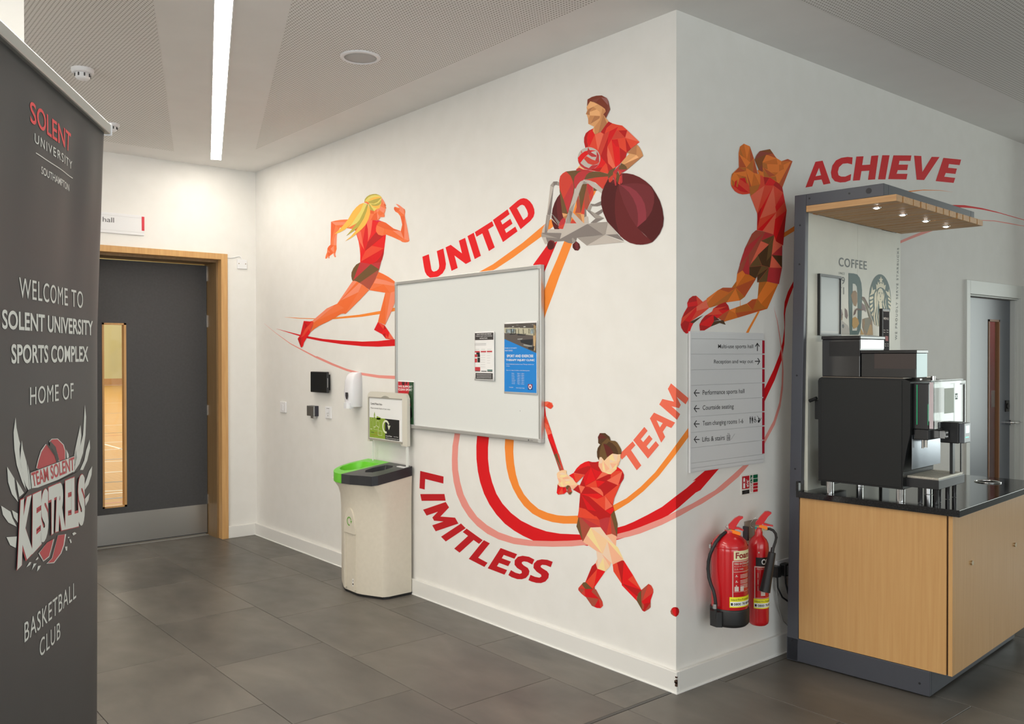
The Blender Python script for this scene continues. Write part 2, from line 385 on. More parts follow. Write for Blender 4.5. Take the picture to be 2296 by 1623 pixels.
# ---------------------------------------------------------------- door 2 in wall B, behind the coffee kiosk
W2 = mat('frame_white', (.66, .67, .64), .45)
t = struct(MB().box(-.06, 2.843, 0, .016, 2.895, 1.94).box(-.06, 3.712, 0, .016, 3.763, 1.94).box(-.06, 2.895, 1.852, .016, 3.712, 1.94).box(-.09, 2.895, 1.842, -.002, 3.712, 1.852)
           .box(-.09, 2.895, 0, -.03, 2.905, 1.84).box(-.09, 3.685, 0, -.012, 3.712, 1.84).build('door_2', W2, bevel=.0015, seg=1))
leafm = mat('grey_blue_laminate', rgb(98, 103, 112), .33)
vy0, vy1 = 3.32, 3.50; vz0, vz1 = .28, 1.70
lf = MB().box(-.065, 2.907, .01, -.045, vy0, 1.838).box(-.065, vy1, .01, -.045, 3.683, 1.838).box(-.065, vy0, .01, -.045, vy1, vz0).box(-.065, vy0, vz1, -.045, vy1, 1.838).build('door_leaf', leafm, t)
MB().box(-.060, vy0, vz0, -.040, vy0+.014, vz1).box(-.066, vy1-.014, vz0, -.040, vy1, vz1).box(-.066, vy0, vz1-.014, -.040, vy1, vz1).box(-.066, vy0, vz0, -.040, vy1, vz0+.014).build('glazing_bead', mat('door_bead', rgb(150, 104, 70), .5), lf)
MB().box(-.056, vy0+.012, vz0+.012, -.053, vy1-.012, vz1-.012).build('vision_glass', glass, lf)
hd = MB(); hd.cyl((-.045, 3.62, .985), (-.01, 3.62, .985), .018); hd.tube([(-.02, 3.62, .985), (.0, 3.62, .985), (.008, 3.63, .985), (.008, 3.74, .985), (-.02, 3.75, .985)], .009)
hd.build('door_handle', chrome, lf)
MB().cyl((-.045, 3.625, 1.10), (-.03, 3.625, 1.10), .02).box(-.045, 3.60, 1.06, -.037, 3.655, 1.14).build('lock_escutcheon', black, lf)
# what the vision panel shows: a room with a red panel and timber edges
struct(MB().box(-3.2, 2.6, 0, -3.0, 8, H).box(-3, 8, 0, -.15, 8.2, H).box(-3, 2.4, 0, -.15, 2.6, H).build('wall_store', mat('store_wall', rgb(90, 70, 60), .8)))
PB_ = Plane((-.6, 0, 0), (1, 0, 0)); RYO = PB_.hit(2219, 900).y; RY0, RY1, RY2, RY3 = [PB_.hit(x_, 900).y-RYO for x_ in (2219, 2232, 2240, 2245)]
rl = thing('red_locker', 'tall red panel seen through the slim glass of the grey door', 'locker', (-.62, RYO, 0))
MB().box(-.25, RY0-.3, 0, .02, RY1, 2.2).build('body', mat('red_laminate', rgb(214, 40, 44), .4), rl)
MB().box(-.25, RY1, 0, .02, RY2, 2.2).build('side_panel', mat('store_timber', rgb(170, 116, 70), .5), rl)
MB().box(-.25, RY3, 0, .02, RY3+.5, 2.2).build('side_panel', MATS['store_timber'], rl)
lab(MB().box(.02, RY0+.03, 1.02, .024, RY1, 1.16).build('paper_label', paper, rl), 'small white paper label')
# ---------------------------------------------------------------- ceiling fittings
em = mat('tube_diffuser', (1, 1, 1), .5, emit=(1, .93, .82), es=27)
d = STRIP_DIR; n2 = Vector((-d.y, d.x, 0))
p0 = Vector((-4.10, -.432, 0)); LEN = 5.2
t = thing('linear_light', 'long recessed white strip light set diagonally in the ceiling', 'light', (p0.x, p0.y, H), math.atan2(d.y, d.x))
MB().box(0, -.042, -.004, LEN, -.036, 0).box(0, .036, -.004, LEN, .042, 0).box(-.006, -.042, -.004, 0, .042, 0).box(LEN, -.042, -.004, LEN+.006, .042, 0).build('frame', whitep, t)
MB().box(0, -.036, -.003, LEN, .036, 0).build('diffuser', em, t)
p = Vector((-1.390, -.748, 0))
t = thing('ceiling_speaker', 'round flush ceiling speaker with grey mesh and white rim', 'speaker', (p.x, p.y, H-.0015))
MB().lathe([(.100, 0), (.100, -.004), (.096, -.008), (.082, -.009), (.080, -.004), (.080, 0)], n=40, caps=(0, 0)).build('rim', whitep, t)
MB().lathe([(.0805, -.002), (.0805, -.005), (.05, -.0065), (.001, -.007)], n=40).build('grille', mat('speaker_mesh', (.50, .50, .50), .7), t)
def detector(loc, label, s=1.0):
    t = thing('smoke_detector', label, 'detector', loc, 0, 'smoke detectors on the ceiling')
    MB().lathe([(.055*s, 0), (.055*s, -.012*s), (.052*s, -.022*s), (.044*s, -.024*s)], n=32).build('base', whitep, t)
    MB().lathe([(.036*s, -.022*s), (.036*s, -.045*s), (.028*s, -.054*s), (.012*s, -.057*s)], n=32).build('chamber', whitep, t)
    m = MB()
    for k in range(8):
        a = k*math.pi/4; m.box(-.003, -.003, 0, .003, .003, .016); 
        for i in range(8): v = m.v[-8+i]; r = .037*s; m.v[-8+i] = (v[0]+r*math.cos(a), v[1]+r*math.sin(a), v[2]-.043*s)
    m.build('vent', mat('vent_dark', (.05, .05, .05), .7), t)
detector((-2.47, -1.765, H-.0015), 'white smoke detector on perforated ceiling, the nearer of two, above the banner')
detector((-3.52, -1.335, H-.0015), 'white smoke detector on the ceiling farther back beside the banner top', .85)

# ---------------------------------------------------------------- banner
BD = Vector((-.87022, .49266, 0)); BP = Vector((.082, -2.341, 0)); BO = BP-BD*.40
ang = math.atan2(BD.y, BD.x); BN = Vector((math.sin(ang), -math.cos(ang), 0))
ban = thing('roll_up_banner', 'tall dark grey roll-up banner with white lettering and a bird wing crest, far left', 'banner', BO, ang)
cloth = add_noise(mat('banner_cloth', rough=.46, spec=.4), 3, rgb(66, 66, 66), rgb(72, 72, 72))
def edge(z): return .40-.0-(.078*(2.03-z)/1.46 if z < 2.03 else 0)
def ripple(s, z):
    t_ = max(0, (z-1.35)/.68); r = .0035*math.sin(s*17+.8*math.sin(z*2.2))*t_+.004*t_*t_*math.sin(s*34+(2.03-z)*9+1.2)*max(0, 1-abs(s-.22)/.5)
    k = max(0, (s-.27)/.13); return r*min(1, (2.032-z)/.12)+.018*k*k*min(1, (2.03-z)*2)
def bpt(s, z, lift=0): return (s, ripple(s, z)-lift, z)
nx, nz = 64, 110
v = []; f = []
for j in range(nz+1):
    z = .09+(2.032-.09)*j/nz; e = edge(z)
    for i in range(nx+1):
        s = -.40+(e+.40)*i/nx; v.append(bpt(s, z))
for j in range(nz):
    for i in range(nx): a = j*(nx+1)+i; f.append((a, a+1, a+nx+2, a+nx+1))
fb = MB().add(v, f, 0, True).build('fabric', cloth, ban, recalc=False)
so = fb.modifiers.new('thick', 'SOLIDIFY'); so.thickness = .0008; so.offset = 1
rail = mat('banner_rail', rgb(188, 190, 186), .35, .6)
MB().box(-.42, -.013, 2.028, .418, .013, 2.056).build('top_rail', rail, ban, bevel=.004)
lab(MB().box(.418, -.015, 2.026, .423, .015, 2.058).build('end_cap', whitep, ban, bevel=.002), 'pale plastic end cap')
MB().cyl((0, .03, .06), (0, .03, 2.03), .012).build('support_pole', alu, ban)
MB().prism([(-.09, 0), (.09, 0), (.075, .07), (.03, .095), (-.03, .095), (-.075, .07)], -.42, .40, f=lambda a, b, z: (z, a, b)).build('base_cassette', rail, ban, bevel=.004)
bw = mat('banner_print_white', rgb(225, 228, 222), .5); br = mat('banner_print_red', rgb(232, 78, 82), .5)
def bquad(s0, z0, s1, z1): return lambda a, b: bpt(.40+s0+(s1-s0)*a, z0+(z1-z0)*b, .0016)
for nm, s, q, m_, k in [('lettering', 'SOLENT', (-.525, 1.918, -.262, 1.961), br, dict(bold=.012)), ('lettering', 'UNIVERSITY', (-.505, 1.8835, -.245, 1.9025), bw, dict(spacing=1.25)),
                   ('lettering', 'SOUTHAMPTON', (-.466, 1.830, -.270, 1.8455), bw, dict(bold=.004)), ('lettering', 'WELCOME TO', (-.583, 1.5725, -.188, 1.6115), bw, dict(spacing=1.1)),
                   ('lettering', 'SOLENT UNIVERSITY', (-.664, 1.511, -.111, 1.5465), bw, dict(bold=.022)), ('lettering', 'SPORTS COMPLEX', (-.623, 1.448, -.149, 1.4845), bw, dict(bold=.022)),
                   ('lettering', 'HOME OF', (-.531, 1.366, -.260, 1.4015), bw, dict(spacing=1.1)), ('lettering', 'BASKETBALL', (-.567, .9135, -.250, .9515), bw, dict(spacing=1.1)),
                   ('lettering', 'CLUB', (-.485, .857, -.360, .893), bw, dict(spacing=1.15))]:
    mb = MB(); text_fn(mb, s, bquad(*q), **k); mb.build(nm, m_, ban, recalc=False)
ln_ = MB(); q = bquad(-.498, 1.8637, -.243, 1.8657)
ln_.add([q(i/12, b) for i in range(13) for b in (0, 1)], [(2*i, 2*i+2, 2*i+3, 2*i+1) for i in range(12)]); ln_.build('rule_line', bw, ban, recalc=False)
PBN = Plane(BP, BN); Mi = mw(ban).inverted()
def bl(x, y, lift=.0018):                      # crest: drawn in the crop [0,880]+/3.688
    h = Mi @ PBN.hit(x/3.688, 880+y/3.688); return bpt(h.x, h.z, lift)
def P(s): return [tuple(float(c) for c in q.split(',')) for q in s.split()]
def crest(name, m_, polys, lift=.0018, sm=0):
    mb = MB()
    for s in polys.split('/'):
        pts = P(s)
        if sm: pts = smooth_loop(pts)
        for t_ in tess([pts]): mb.add([bl(a, b, lift) for a, b in t_], [(0, 1, 2)])
    return mb.build(name, m_, ban, recalc=False)
for ft in '120,205 128,290 150,395 158,420 152,470 158,560 205,800 175,740 130,600 110,470 103,330/172,395 182,470 210,570 222,650 238,825 205,770 165,640 158,560/220,590 238,680 258,790 240,825/50,612 110,710 118,800 142,905 90,840 58,740/125,720 190,830 150,865/0,935 78,985 95,1040 130,1110 60,1075 15,1010/90,972 138,1000 138,1075 105,1030/45,1196 130,1190 122,1285 75,1262/695,100 705,200 700,350 680,500 650,590 600,665 622,560 655,450 680,350/658,268 666,360 655,460 620,560 600,600 612,480/620,455 628,530 600,640 590,600/735,388 738,460 715,560 680,640 655,640 690,560 705,480/756,608 750,680 725,760 695,805 693,760 715,700 730,650/735,828 725,890 700,940 695,880'.split('/'): crest('wing_feather', bw, ft)
cr = mat('banner_crest_red', rgb(196, 72, 78), .5)
crest('ball_outline', bw, '290,625 305,560 330,480 370,425 400,440 440,490 470,560 470,640 380,660/398,405 420,382 470,380 520,430 535,480 535,560 480,580 460,500/540,470 560,510 565,560 545,560/310,1330 350,1398 400,1360 420,1290 440,1210 380,1240/375,1415 440,1410 500,1330 525,1260 540,1170 470,1180 420,1370', sm=0)
for bb_ in '296,625 312,560 335,490 372,432 400,448 432,495 462,560 462,640 380,660/404,405 422,388 465,386 512,432 528,482 528,560 486,575 466,500/318,1325 352,1388 395,1352 414,1288 432,1212 380,1240/384,1410 436,1402 492,1328 517,1258 528,1172 470,1182 424,1370'.split('/'): crest('basketball', cr, bb_, .0022)
crest('ball_seam', cloth, '372,428 382,425 425,470 470,560 490,575 470,620 440,520/400,440 405,400 450,450 478,560 455,540', .0026)
def bt(name, s, q, m_, lift, **k):
    mb = MB(); text_fn(mb, s, quad_fn(q, lambda x, y: bl(x, y, lift)), **k); return mb.build(name, m_, ban, recalc=False)
crest('lettering_backing', cloth, '236,660 605,520 608,640 580,665 250,800', .0028)
crest('lettering_backing', bw, '238,665 603,526 604,650 470,720 300,785 250,792', .0030)
crest('lettering_backing', cloth, '232,800 470,735 640,650 690,680 150,900', .0028)
bt('lettering', 'TEAM SOLENT', [(258, 782), (603, 640), (600, 530), (242, 665)], cr, .0034, bold=.02)
def top(x): return 885-(x-150)*.415-8*math.sin((x-150)/540*math.pi)
def bot(x): return 1472-(x-125)*1.04+(max(0, x-420)*.80)
for nm_, x0, x1, x2, x3 in (('K', 150, 258, 122, 262), ('E', 252, 330, 246, 330), ('S', 324, 388, 314, 388), ('T', 382, 462, 392, 446), ('R', 455, 528, 440, 530), ('E', 522, 580, 522, 580), ('L', 574, 636, 574, 640), ('S', 628, 692, 632, 690)):
    for g_, m_, l_, bd in ((0, cr, .0032, .10), (4, bw, .0037, .065)):
        bt('crest_letter', nm_, [(x2+g_*.7, bot(x2)-g_*1.6), (x3-g_*.7, bot(x3)-g_*1.6), (x1-g_*.7, top(x1)+g_*1.6), (x0+g_*.7, top(x0)+g_*1.6)], m_, l_, bold=bd)
for ft in '590,1165 610,1153 626,1165 600,1182/553,1195 566,1192 565,1203 555,1203/566,1215 578,1213 586,1240 575,1246/530,1275 550,1272 548,1306 538,1308/285,1385 305,1358 310,1370 298,1385/210,1445 235,1402 252,1402 240,1425/255,1468 270,1415 295,1412 275,1440/297,1480 305,1435 330,1430 315,1460'.split('/'): crest('claw_mark', bw, ft)

# ---------------------------------------------------------------- wall C fittings
t = thing('door_sign', 'white sign plate with a red end bar above the oak-framed door', 'sign', (-L, -1.16, 2.36), HALF)
MB().box(-.35, -.012, 0, .280, 0, .148).build('plate', mat('sign_white', (.80, .80, .81), .35), t, bevel=.001)
MB().box(-.35, -.0135, .02, .28, -.012, .0215).box(-.35, -.0135, .128, .28, -.012, .1295).build('groove', mat('sign_groove', (.62, .62, .62), .6), t)
lab(MB().box(.262, -.014, .035, .281, -.012, .140).build('end_bar', mat('sign_red', rgb(214, 50, 66), .4), t), 'red end bar')
m_ = MB(); txt(m_, 'hall', -.012, .076, .066, .112, -.0142); m_.build('lettering', mat('sign_grey_text', rgb(90, 90, 92), .5), t, recalc=False)
t = thing('blank_plate', 'small square white blanking plate near the door frame and room corner', 'socket', (-L, -.118, 2.195), HALF)
MB().box(-.041, -.010, -.037, .041, 0, .037).build('plate', whitep, t, bevel=.003)
m_ = MB(); [m_.cyl((x, -.010, .004), (x, -.0115, .004), .004, 8) for x in (-.028, .028)]; m_.build('screw', mat('screw_brass', rgb(150, 130, 100), .4, .6), t)
MB().tube([(-.125, -.004, .046), (-.09, -.004, .044), (-.06, -.004, .052), (-.03, -.004, .062), (-.012, -.004, .060), (-.006, -.004, .040)], .003, 6).build('cable', whitep, t)

# ---------------------------------------------------------------- wall A fittings (local x along the wall, -y into the room)
t = thing('switch_plate', 'white single switch plate nearest the room corner, left of the black display', 'switch', (-3.862, 0, 1.062))
MB().box(-.050, -.010, -.042, .050, 0, .042).build('plate', whitep, t, bevel=.003)
MB().box(-.012, -.015, -.026, .012, -.010, .020).build('rocker', whitep, t, bevel=.002)
t = thing('wall_display', 'black square touch display mounted on the wall left of the soap dispenser', 'display', (-3.215, 0, 1.27))
MB().box(-.10, -.022, -.055, .10, 0, .055).build('mount', black, t)
MB().box(-.125, -.040, -.0745, .125, -.022, .0745).build('case', mat('display_case', (.015, .016, .018), .35), t, bevel=.004)
MB().box(-.120, -.0408, -.0695, .120, -.040, .0695).build('screen', mat('display_screen', (.008, .010, .011), .22, spec=.35), t)
MB().box(.1251, -.036, -.035, .1262, -.032, .03).build('side_key', alu, t)
t = thing('card_reader', 'small satin chrome box with dark side on the wall under the black display', 'card reader', (-3.345, 0, 1.058))
MB().box(-.050, -.028, -.036, .055, 0, .038).build('back_box', mat('reader_dark', rgb(44, 42, 54), .4), t, bevel=.002)
MB().box(-.056, -.040, -.036, .055, -.028, .038).build('face', mat('satin_chrome', (.32, .32, .31), .35, .9), t, bevel=.004)
MB().box(-.01, -.03, -.052, .03, -.004, -.036).build('lower_tab', steel, t)
t = thing('fused_switch', 'white fused switch plate right of the chrome card reader', 'switch', (-3.133, 0, 1.056))
MB().box(-.043, -.010, -.042, .043, 0, .042).build('plate', whitep, t, bevel=.003)
MB().box(-.012, -.014, -.004, .012, -.010, .022).build('rocker', whitep, t, bevel=.002)
MB().box(-.020, -.0105, .027, .020, -.010, .031).cyl((0, -.010, -.022), (0, -.0112, -.022), .004, 8).build('marking', mat('plate_mark', (.3, .3, .3), .6), t)
t = thing('soap_dispenser', 'white wall soap dispenser between the black display and the whiteboard', 'dispenser', (-2.725, 0, 1.118))
rings = []
for z, dy, wx in ((0, .070, .052), (.03, .080, .054), (.10, .086, .055), (.17, .080, .053), (.205, .068, .050), (.222, .052, .046), (.230, .030, .040)):
    rr = []
    for (sx, ky) in ((1, 0), (1, .55), (1, .82), (.84, .95), (.55, 1), (-.55, 1), (-.84, .95), (-1, .82), (-1, .55), (-1, 0)): rr.append((sx*wx, -ky*dy, z))
    rings.append(rr)
MB().loft(rings).build('housing', mat('dispenser_white', (.80, .80, .84), .25), t)
MB().prism([(-.030, -.050), (.030, -.050), (.034, -.085), (.018, -.10), (-.018, -.10), (-.034, -.085)], -.010, .026, smooth=False).build('push_lever', mat('dispenser_white', (.8, .8, .84), .25), t, bevel=.006)
m_ = MB(); flat(m_, [(-.018, .096), (.018, .096), (.018, .074), (.010, .056), (0, .048), (-.010, .056), (-.018, .074)], -.0878); m_.build('level_window', mat('window_smoke', (.05, .05, .06), .15), t, recalc=False)
MB().cyl((.0, -.06, -.018), (.0, -.06, 0), .006, 10).build('nozzle', whitep, t)

# whiteboard
t = thing('whiteboard', 'large landscape whiteboard with grey aluminium frame on the mural wall', 'whiteboard', (-2.220, 0, 1.016))
WW, WH = 1.372, .903
MB().box(.006, -.020, .006, WW-.006, -.006, WH-.006).build('board_panel', mat('whiteboard_enamel', (.74, .76, .745), .22, spec=.5), t)
for a in ((0, 0, WW, .020), (0, WH-.020, WW, WH)): MB().box(a[0]+.02, -.030, a[1], a[2]-.02, -.004, a[3]).build('frame_rail', alu, t, bevel=.003)
for a in ((0, 0, .018, WH), (WW-.018, 0, WW, WH)): MB().box(a[0], -.030, a[1]+.02, a[2], -.004, a[3]-.02).build('frame_stile', alu, t, bevel=.003)
cp = mat('corner_plastic', (.50, .50, .49), .5)
for x in (0, WW-.022):
    for z in (0, WH-.022): MB().box(x, -.0315, z, x+.022, -.0035, z+.022).build('corner_cap', cp, t, bevel=.003)
m_ = MB(); flat(m_, [(1.278+.006*math.cos(k*.785), .009+.004*math.sin(k*.785)) for k in range(8)], -.0302); txt(m_, 'nobo', 1.288, .006, 1.312, .012, -.0302); m_.build('maker_mark', mat('mark_grey', (.12, .12, .12), .6), t, recalc=False)
MB().cyl((1.20, -.020, .155), (1.20, -.0206, .155), .0022, 8).build('pen_dot', mat('mark_grey2', (.2, .2, .2), .6), t)

def sheet(name, label, cat, x0, z0, x1, z1, y, tilt=0, curl=.004, m_=None):
    """a sheet of paper with a slight curl, local origin at its lower left"""
    t = thing(name, label, cat, (x0, y, z0)); t.rotation_euler = (0, tilt, 0)
    w_, h_ = x1-x0, z1-z0; n = 10
    def g(a, b): return (a*w_, -.0012-curl*a*.7, b*h_)
    v = [g(i/n, j/n) for j in range(n+1) for i in range(n+1)]
    f = [(j*(n+1)+i, j*(n+1)+i+1, (j+1)*(n+1)+i+1, (j+1)*(n+1)+i) for j in range(n) for i in range(n)]
    o = MB().add(v, f, 0, True).build('page', m_ or paper, t, recalc=False); so = o.modifiers.new('t', 'SOLIDIFY'); so.thickness = .0004; so.offset = -1
    return t, lambda a, b, l=.0003: (lambda q: (q[0], q[1]-l, q[2]))(g(a, b))
def spoly(mb, g, pts, l=.0004, mi=0):
    st = [list(t_) for t_ in tess([pts])]
    while st:                                       # small triangles so that the print follows the curl
        t_ = st.pop(); e = max(((abs(t_[i][0]-t_[(i+1) % 3][0]), i) for i in range(3)))
        if e[0] > .13:
            i = e[1]; a, b, c = t_[i], t_[(i+1) % 3], t_[(i+2) % 3]; m = ((a[0]+b[0])/2, (a[1]+b[1])/2); st += [[a, m, c], [m, b, c]]
        else: mb.add([g(a, b, l) for a, b in t_], [(0, 1, 2)], mi)
def stext(mb, g, s, x0, y0, x1, y1, l=.0007, mi=0, **k): text_fn(mb, s, lambda a, b: g(x0+(x1-x0)*a, y0+(y1-y0)*b, l), mi, **k)
pm = dict(dk=mat('print_dark', rgb(58, 54, 54), .6), rd=mat('print_red', rgb(196, 52, 62), .6), bk=mat('print_black', rgb(20, 18, 20), .6), tl=mat('print_teal', rgb(50, 110, 100), .6), gr=mat('print_grey', rgb(150, 148, 150), .6), wt=paper,
          bl=mat('print_blue', rgb(18, 132, 216), .55))
# timetable sheet
t, g = sheet('notice_sheet', 'small white printed notice with black heading, pinned mid whiteboard', 'notice', -1.409, 1.322, -1.224, 1.590, -.0212, curl=.010)
for a in (rect(.03, .83, .96, .975), rect(.06, .035, .93, .155)): m_ = MB(); spoly(m_, g, a); m_.build('dark_panel', pm['dk'], t, recalc=False)
m_ = MB(); stext(m_, g, 'SOLENT SPORTS AND EXERCISE', .12, .935, .86, .960, bold=.01); stext(m_, g, 'THERAPY INJURY CLINIC BOOKING', .08, .893, .90, .918, bold=.01); stext(m_, g, 'INSTRUCTIONS', .28, .852, .66, .877, bold=.01)
for i in range(3): spoly(m_, g, rect(.12, .06+i*.032, .86, .067+i*.032), .0007)
m_.build('heading_text', paper, t, recalc=False)
m_ = MB(); [spoly(m_, g, rect(.03, .757-i*.018, .60, .762-i*.018)) for i in range(3)]
for c in range(3):
    spoly(m_, g, rect(.05+.3*c, .637, .26+.3*c, .641))
for i in range(7): spoly(m_, g, rect(.36, .565-i*.048, .56, .568-i*.048)); spoly(m_, g, rect(.33, .562-i*.048, .345, .571-i*.048))
for i in range(5): spoly(m_, g, rect(.64, .56-i*.05, .80, .563-i*.05))
m_.build('body_text', pm['gr'], t, recalc=False)
for a in (rect(.02, .575, .28, .605), rect(.33, .578, .60, .606), rect(.64, .580, .90, .608), rect(.02, .48, .15, .535), rect(.02, .37, .14, .45), rect(.03, .20, .30, .275)): m_ = MB(); spoly(m_, g, a); m_.build('red_panel', pm['rd'], t, recalc=False)
for a in (rect(.16, .37, .29, .47), rect(.04, .185, .30, .198), rect(.35, .185, .62, .20), rect(.66, .185, .91, .20), rect(.10, .535, .28, .575), rect(.16, .48, .29, .535)): m_ = MB(); spoly(m_, g, a); m_.build('black_panel', pm['bk'], t, recalc=False)
m_ = MB(); spoly(m_, g, rect(.66, .205, .91, .228)); m_.build('teal_panel', pm['tl'], t, recalc=False)
# clinic poster
t, g = sheet('clinic_poster', 'tall bright blue therapy clinic poster with a photo on top, right of the whiteboard', 'poster', -1.149, 1.258, -.880, 1.636, -.0212, curl=.003)
m_ = MB(); spoly(m_, g, rect(.012, .028, .978, .965)); m_.build('blue_ground', pm['bl'], t, recalc=False)
m_ = MB(); spoly(m_, g, [(.012, .975), (.978, .975), (.978, .565), (.012, .765)], .0006); m_.build('photo_print', mat('photo_floor', rgb(92, 84, 80), .6), t, recalc=False)
for nm, c, ps in (('photo_ceiling', rgb(84, 78, 74), [[(.012, .975), (.978, .975), (.978, .90), (.012, .925)]]), ('photo_wall', rgb(188, 184, 160), [[(.012, .925), (.978, .90), (.93, .80), (.40, .835), (.012, .85)]]),
                  ('photo_window', rgb(200, 220, 232), [[(.05, .905), (.36, .905), (.36, .845), (.05, .845)], [(.80, .89), (.90, .895), (.90, .83), (.80, .825)]]),
                  ('photo_couch', rgb(36, 38, 44), [[(.50, .745), (.88, .755), (.86, .68), (.80, .67), (.52, .71)], [(.74, .65), (.93, .66), (.90, .60), (.74, .62)], [(.18, .835), (.36, .84), (.36, .825), (.18, .82)], [(.42, .83), (.68, .835), (.66, .81), (.42, .81)]]+[[(x, .895), (x+.025, .895), (x+.025, .83), (x, .83)] for x in (.22, .28, .35, .44, .58, .75)]),
                  ('photo_frame', rgb(150, 152, 148), [[(.60, .69), (.86, .665), (.85, .64), (.60, .67)], [(.42, .765), (.58, .77), (.55, .75), (.42, .75)]]),
                  ('photo_lamp', rgb(244, 244, 240), [[(x, z), (x+.07, z+.004), (x+.09, z-.008), (x+.02, z-.012)] for x, z in ((.38, .957), (.80, .952), (.23, .937), (.58, .93), (.40, .92), (.12, .925))]),
                  ('photo_skeleton', rgb(196, 164, 120), [[(.90, .955), (.965, .93), (.96, .75), (.94, .60), (.90, .60), (.88, .80)]])):
    for a in ps: m_ = MB(); spoly(m_, g, a, .0008); m_.build(nm, mat(nm, c, .6), t, recalc=False)
m_ = MB(); lt = .0009
stext(m_, g, 'SPORT AND EXERCISE', .09, .508, .89, .545, lt, bold=.02); stext(m_, g, 'THERAPY INJURY CLINIC', .06, .448, .93, .484, lt, bold=.02)
stext(m_, g, 'PICKED UP AN INJURY?', .03, .625, .40, .643, lt); stext(m_, g, 'WANT ADVICE?', .03, .592, .27, .611, lt)
stext(m_, g, 'Attend dedicated sessions at our Therapy sessions on', .07, .402, .90, .420, lt); stext(m_, g, 'campus', .07, .377, .18, .390, lt); stext(m_, g, 'Open to a range of members at the following times', .07, .318, .78, .334, lt)
for i, (a, b) in enumerate((('Monday', '9:00am - 1:00pm'), ('Monday', '1:00pm - 5:00pm'), ('Tuesday', '9:30am - 1:00pm'), ('Tuesday', '1:00pm - 5:00pm'), ('Wednesday', '9:00am - 1:00pm'), ('Thursday', '9:00am - 1:00pm'), ('Thursday', '1:00pm - 6:00pm'))):
    z = .276-i*.0235; stext(m_, g, a, .24, z, .24+.013*len(a), z+.014, lt); stext(m_, g, b, .41, z, .62, z+.014, lt)
stext(m_, g, 'TO BOOK', .16, .083, .29, .096, lt); stext(m_, g, 'Solent Sport Apps', .375, .077, .63, .093, lt)
m_.build('lettering', paper, t, recalc=False)
m_ = MB(); spoly(m_, g, rect(.73, .068, .86, .145), .0008, 0); m_.build('app_badge', mat('badge_red', rgb(150, 40, 70), .5), t, recalc=False)
m_ = MB(); spoly(m_, g, rect(.73, .068, .86, .100), .0009); m_.build('badge_base', mat('badge_blue', rgb(30, 50, 120), .5), t, recalc=False)
circ = lambda cx, cz, r, rz_, n=18: [(cx+r*math.cos(2*math.pi*k/n), cz+rz_*math.sin(2*math.pi*k/n)) for k in range(n)]
m_ = MB(); spoly(m_, g, circ(.795, .107, .046, .032), .0011); m_.build('badge_ring', paper, t, recalc=False)
m_ = MB(); spoly(m_, g, circ(.795, .107, .024, .016), .0013); m_.build('badge_centre', MATS['badge_red'], t, recalc=False)
# clean sport leaflet
t, g = sheet('sport_leaflet', 'red and green clean sport leaflet behind the bin sign', 'leaflet', -2.196, 1.034, -2.010, 1.303, -.0218, curl=.002)
for nm, c, ps, l in (('green_ground', rgb(42, 78, 50), [rect(.02, .02, .98, .98)], .0004), ('red_figure', rgb(196, 30, 46), [[(.02, .98), (.70, .98), (.72, .80), (.66, .70), (.74, .55), (.80, .45), (.70, .38), (.50, .40), (.02, .45)]], .0006),
                     ('dark_figure', rgb(70, 22, 26), [[(.25, .98), (.45, .98), (.42, .90), (.28, .90)], [(.50, .98), (.60, .98), (.58, .92), (.50, .92)]], .0008), ('skin_figure', rgb(206, 160, 130), [circ(.60, .66, .09, .06)], .0008),
                     ('black_figure', rgb(16, 24, 18), [[(.55, .38), (.85, .40), (.9, .2), (.7, .10), (.55, .14)]], .0008)):
    m_ = MB(); [spoly(m_, g, a, l) for a in ps]; m_.build(nm, mat('leaf_'+nm, c, .5), t, recalc=False)
m_ = MB(); stext(m_, g, 'WE SUPPORT', .05, .845, .90, .895, .001, bold=.02); stext(m_, g, 'CLEAN SPORT', .05, .775, .90, .825, .001, bold=.02); m_.build('lettering', paper, t, recalc=False)

# ---------------------------------------------------------------- recycling bin
bx = -2.30
t = thing('recycling_bin', 'cream recycling bin with a green and black two-part lid against the mural wall', 'bin', (bx, 0, 0))
cream = add_noise(mat('bin_cream', rough=.42), 40, rgb(214, 206, 190), rgb(219, 211, 195))
def bin_ring(z, k, ky=1.0):
    """k=0 body outline, k=1 flared rim outline"""
    b0 = [(.258, -.022), (.262, -.19), (.250, -.225), (.12, -.285), (.075, -.298), (-.075, -.298), (-.12, -.285), (-.250, -.225), (-.262, -.19), (-.258, -.022)]
    b1 = [(.262, -.020), (.264, -.26), (.250, -.288), (.13, -.318), (.075, -.335), (-.075, -.345), (-.15, -.335), (-.255, -.290), (-.272, -.24), (-.262, -.020)]
    return [(a[0]*(1-k)+b[0]*k, (a[1]*(1-k)+b[1]*k)*ky, z) for a, b in zip(b0, b1)]
def rimz(y, dz): return .775+.15*y+dz              # lid falls towards the front
rg = [bin_ring(.015, -.04), bin_ring(.03, 0), bin_ring(.30, 0.0), bin_ring(.50, .03), bin_ring(.58, .12), bin_ring(.63, .35)]
top_ = [(a, b, rimz(b, -.045)) for a, b, c in bin_ring(0, .93)]
body = MB().loft(rg+[top_], smooth=True).build('body', cream, t, bevel=.006)
dkp = mat('bin_black_lid', rgb(38, 39, 44), .33)
grn = mat('bin_green_lid', rgb(104, 200, 42), .33)
MB().loft([[(a, b, 0) for a, b, c in bin_ring(0, -.08)], [(a, b, .016) for a, b, c in bin_ring(0, -.06)]], smooth=False).build('base_plate', black, t)
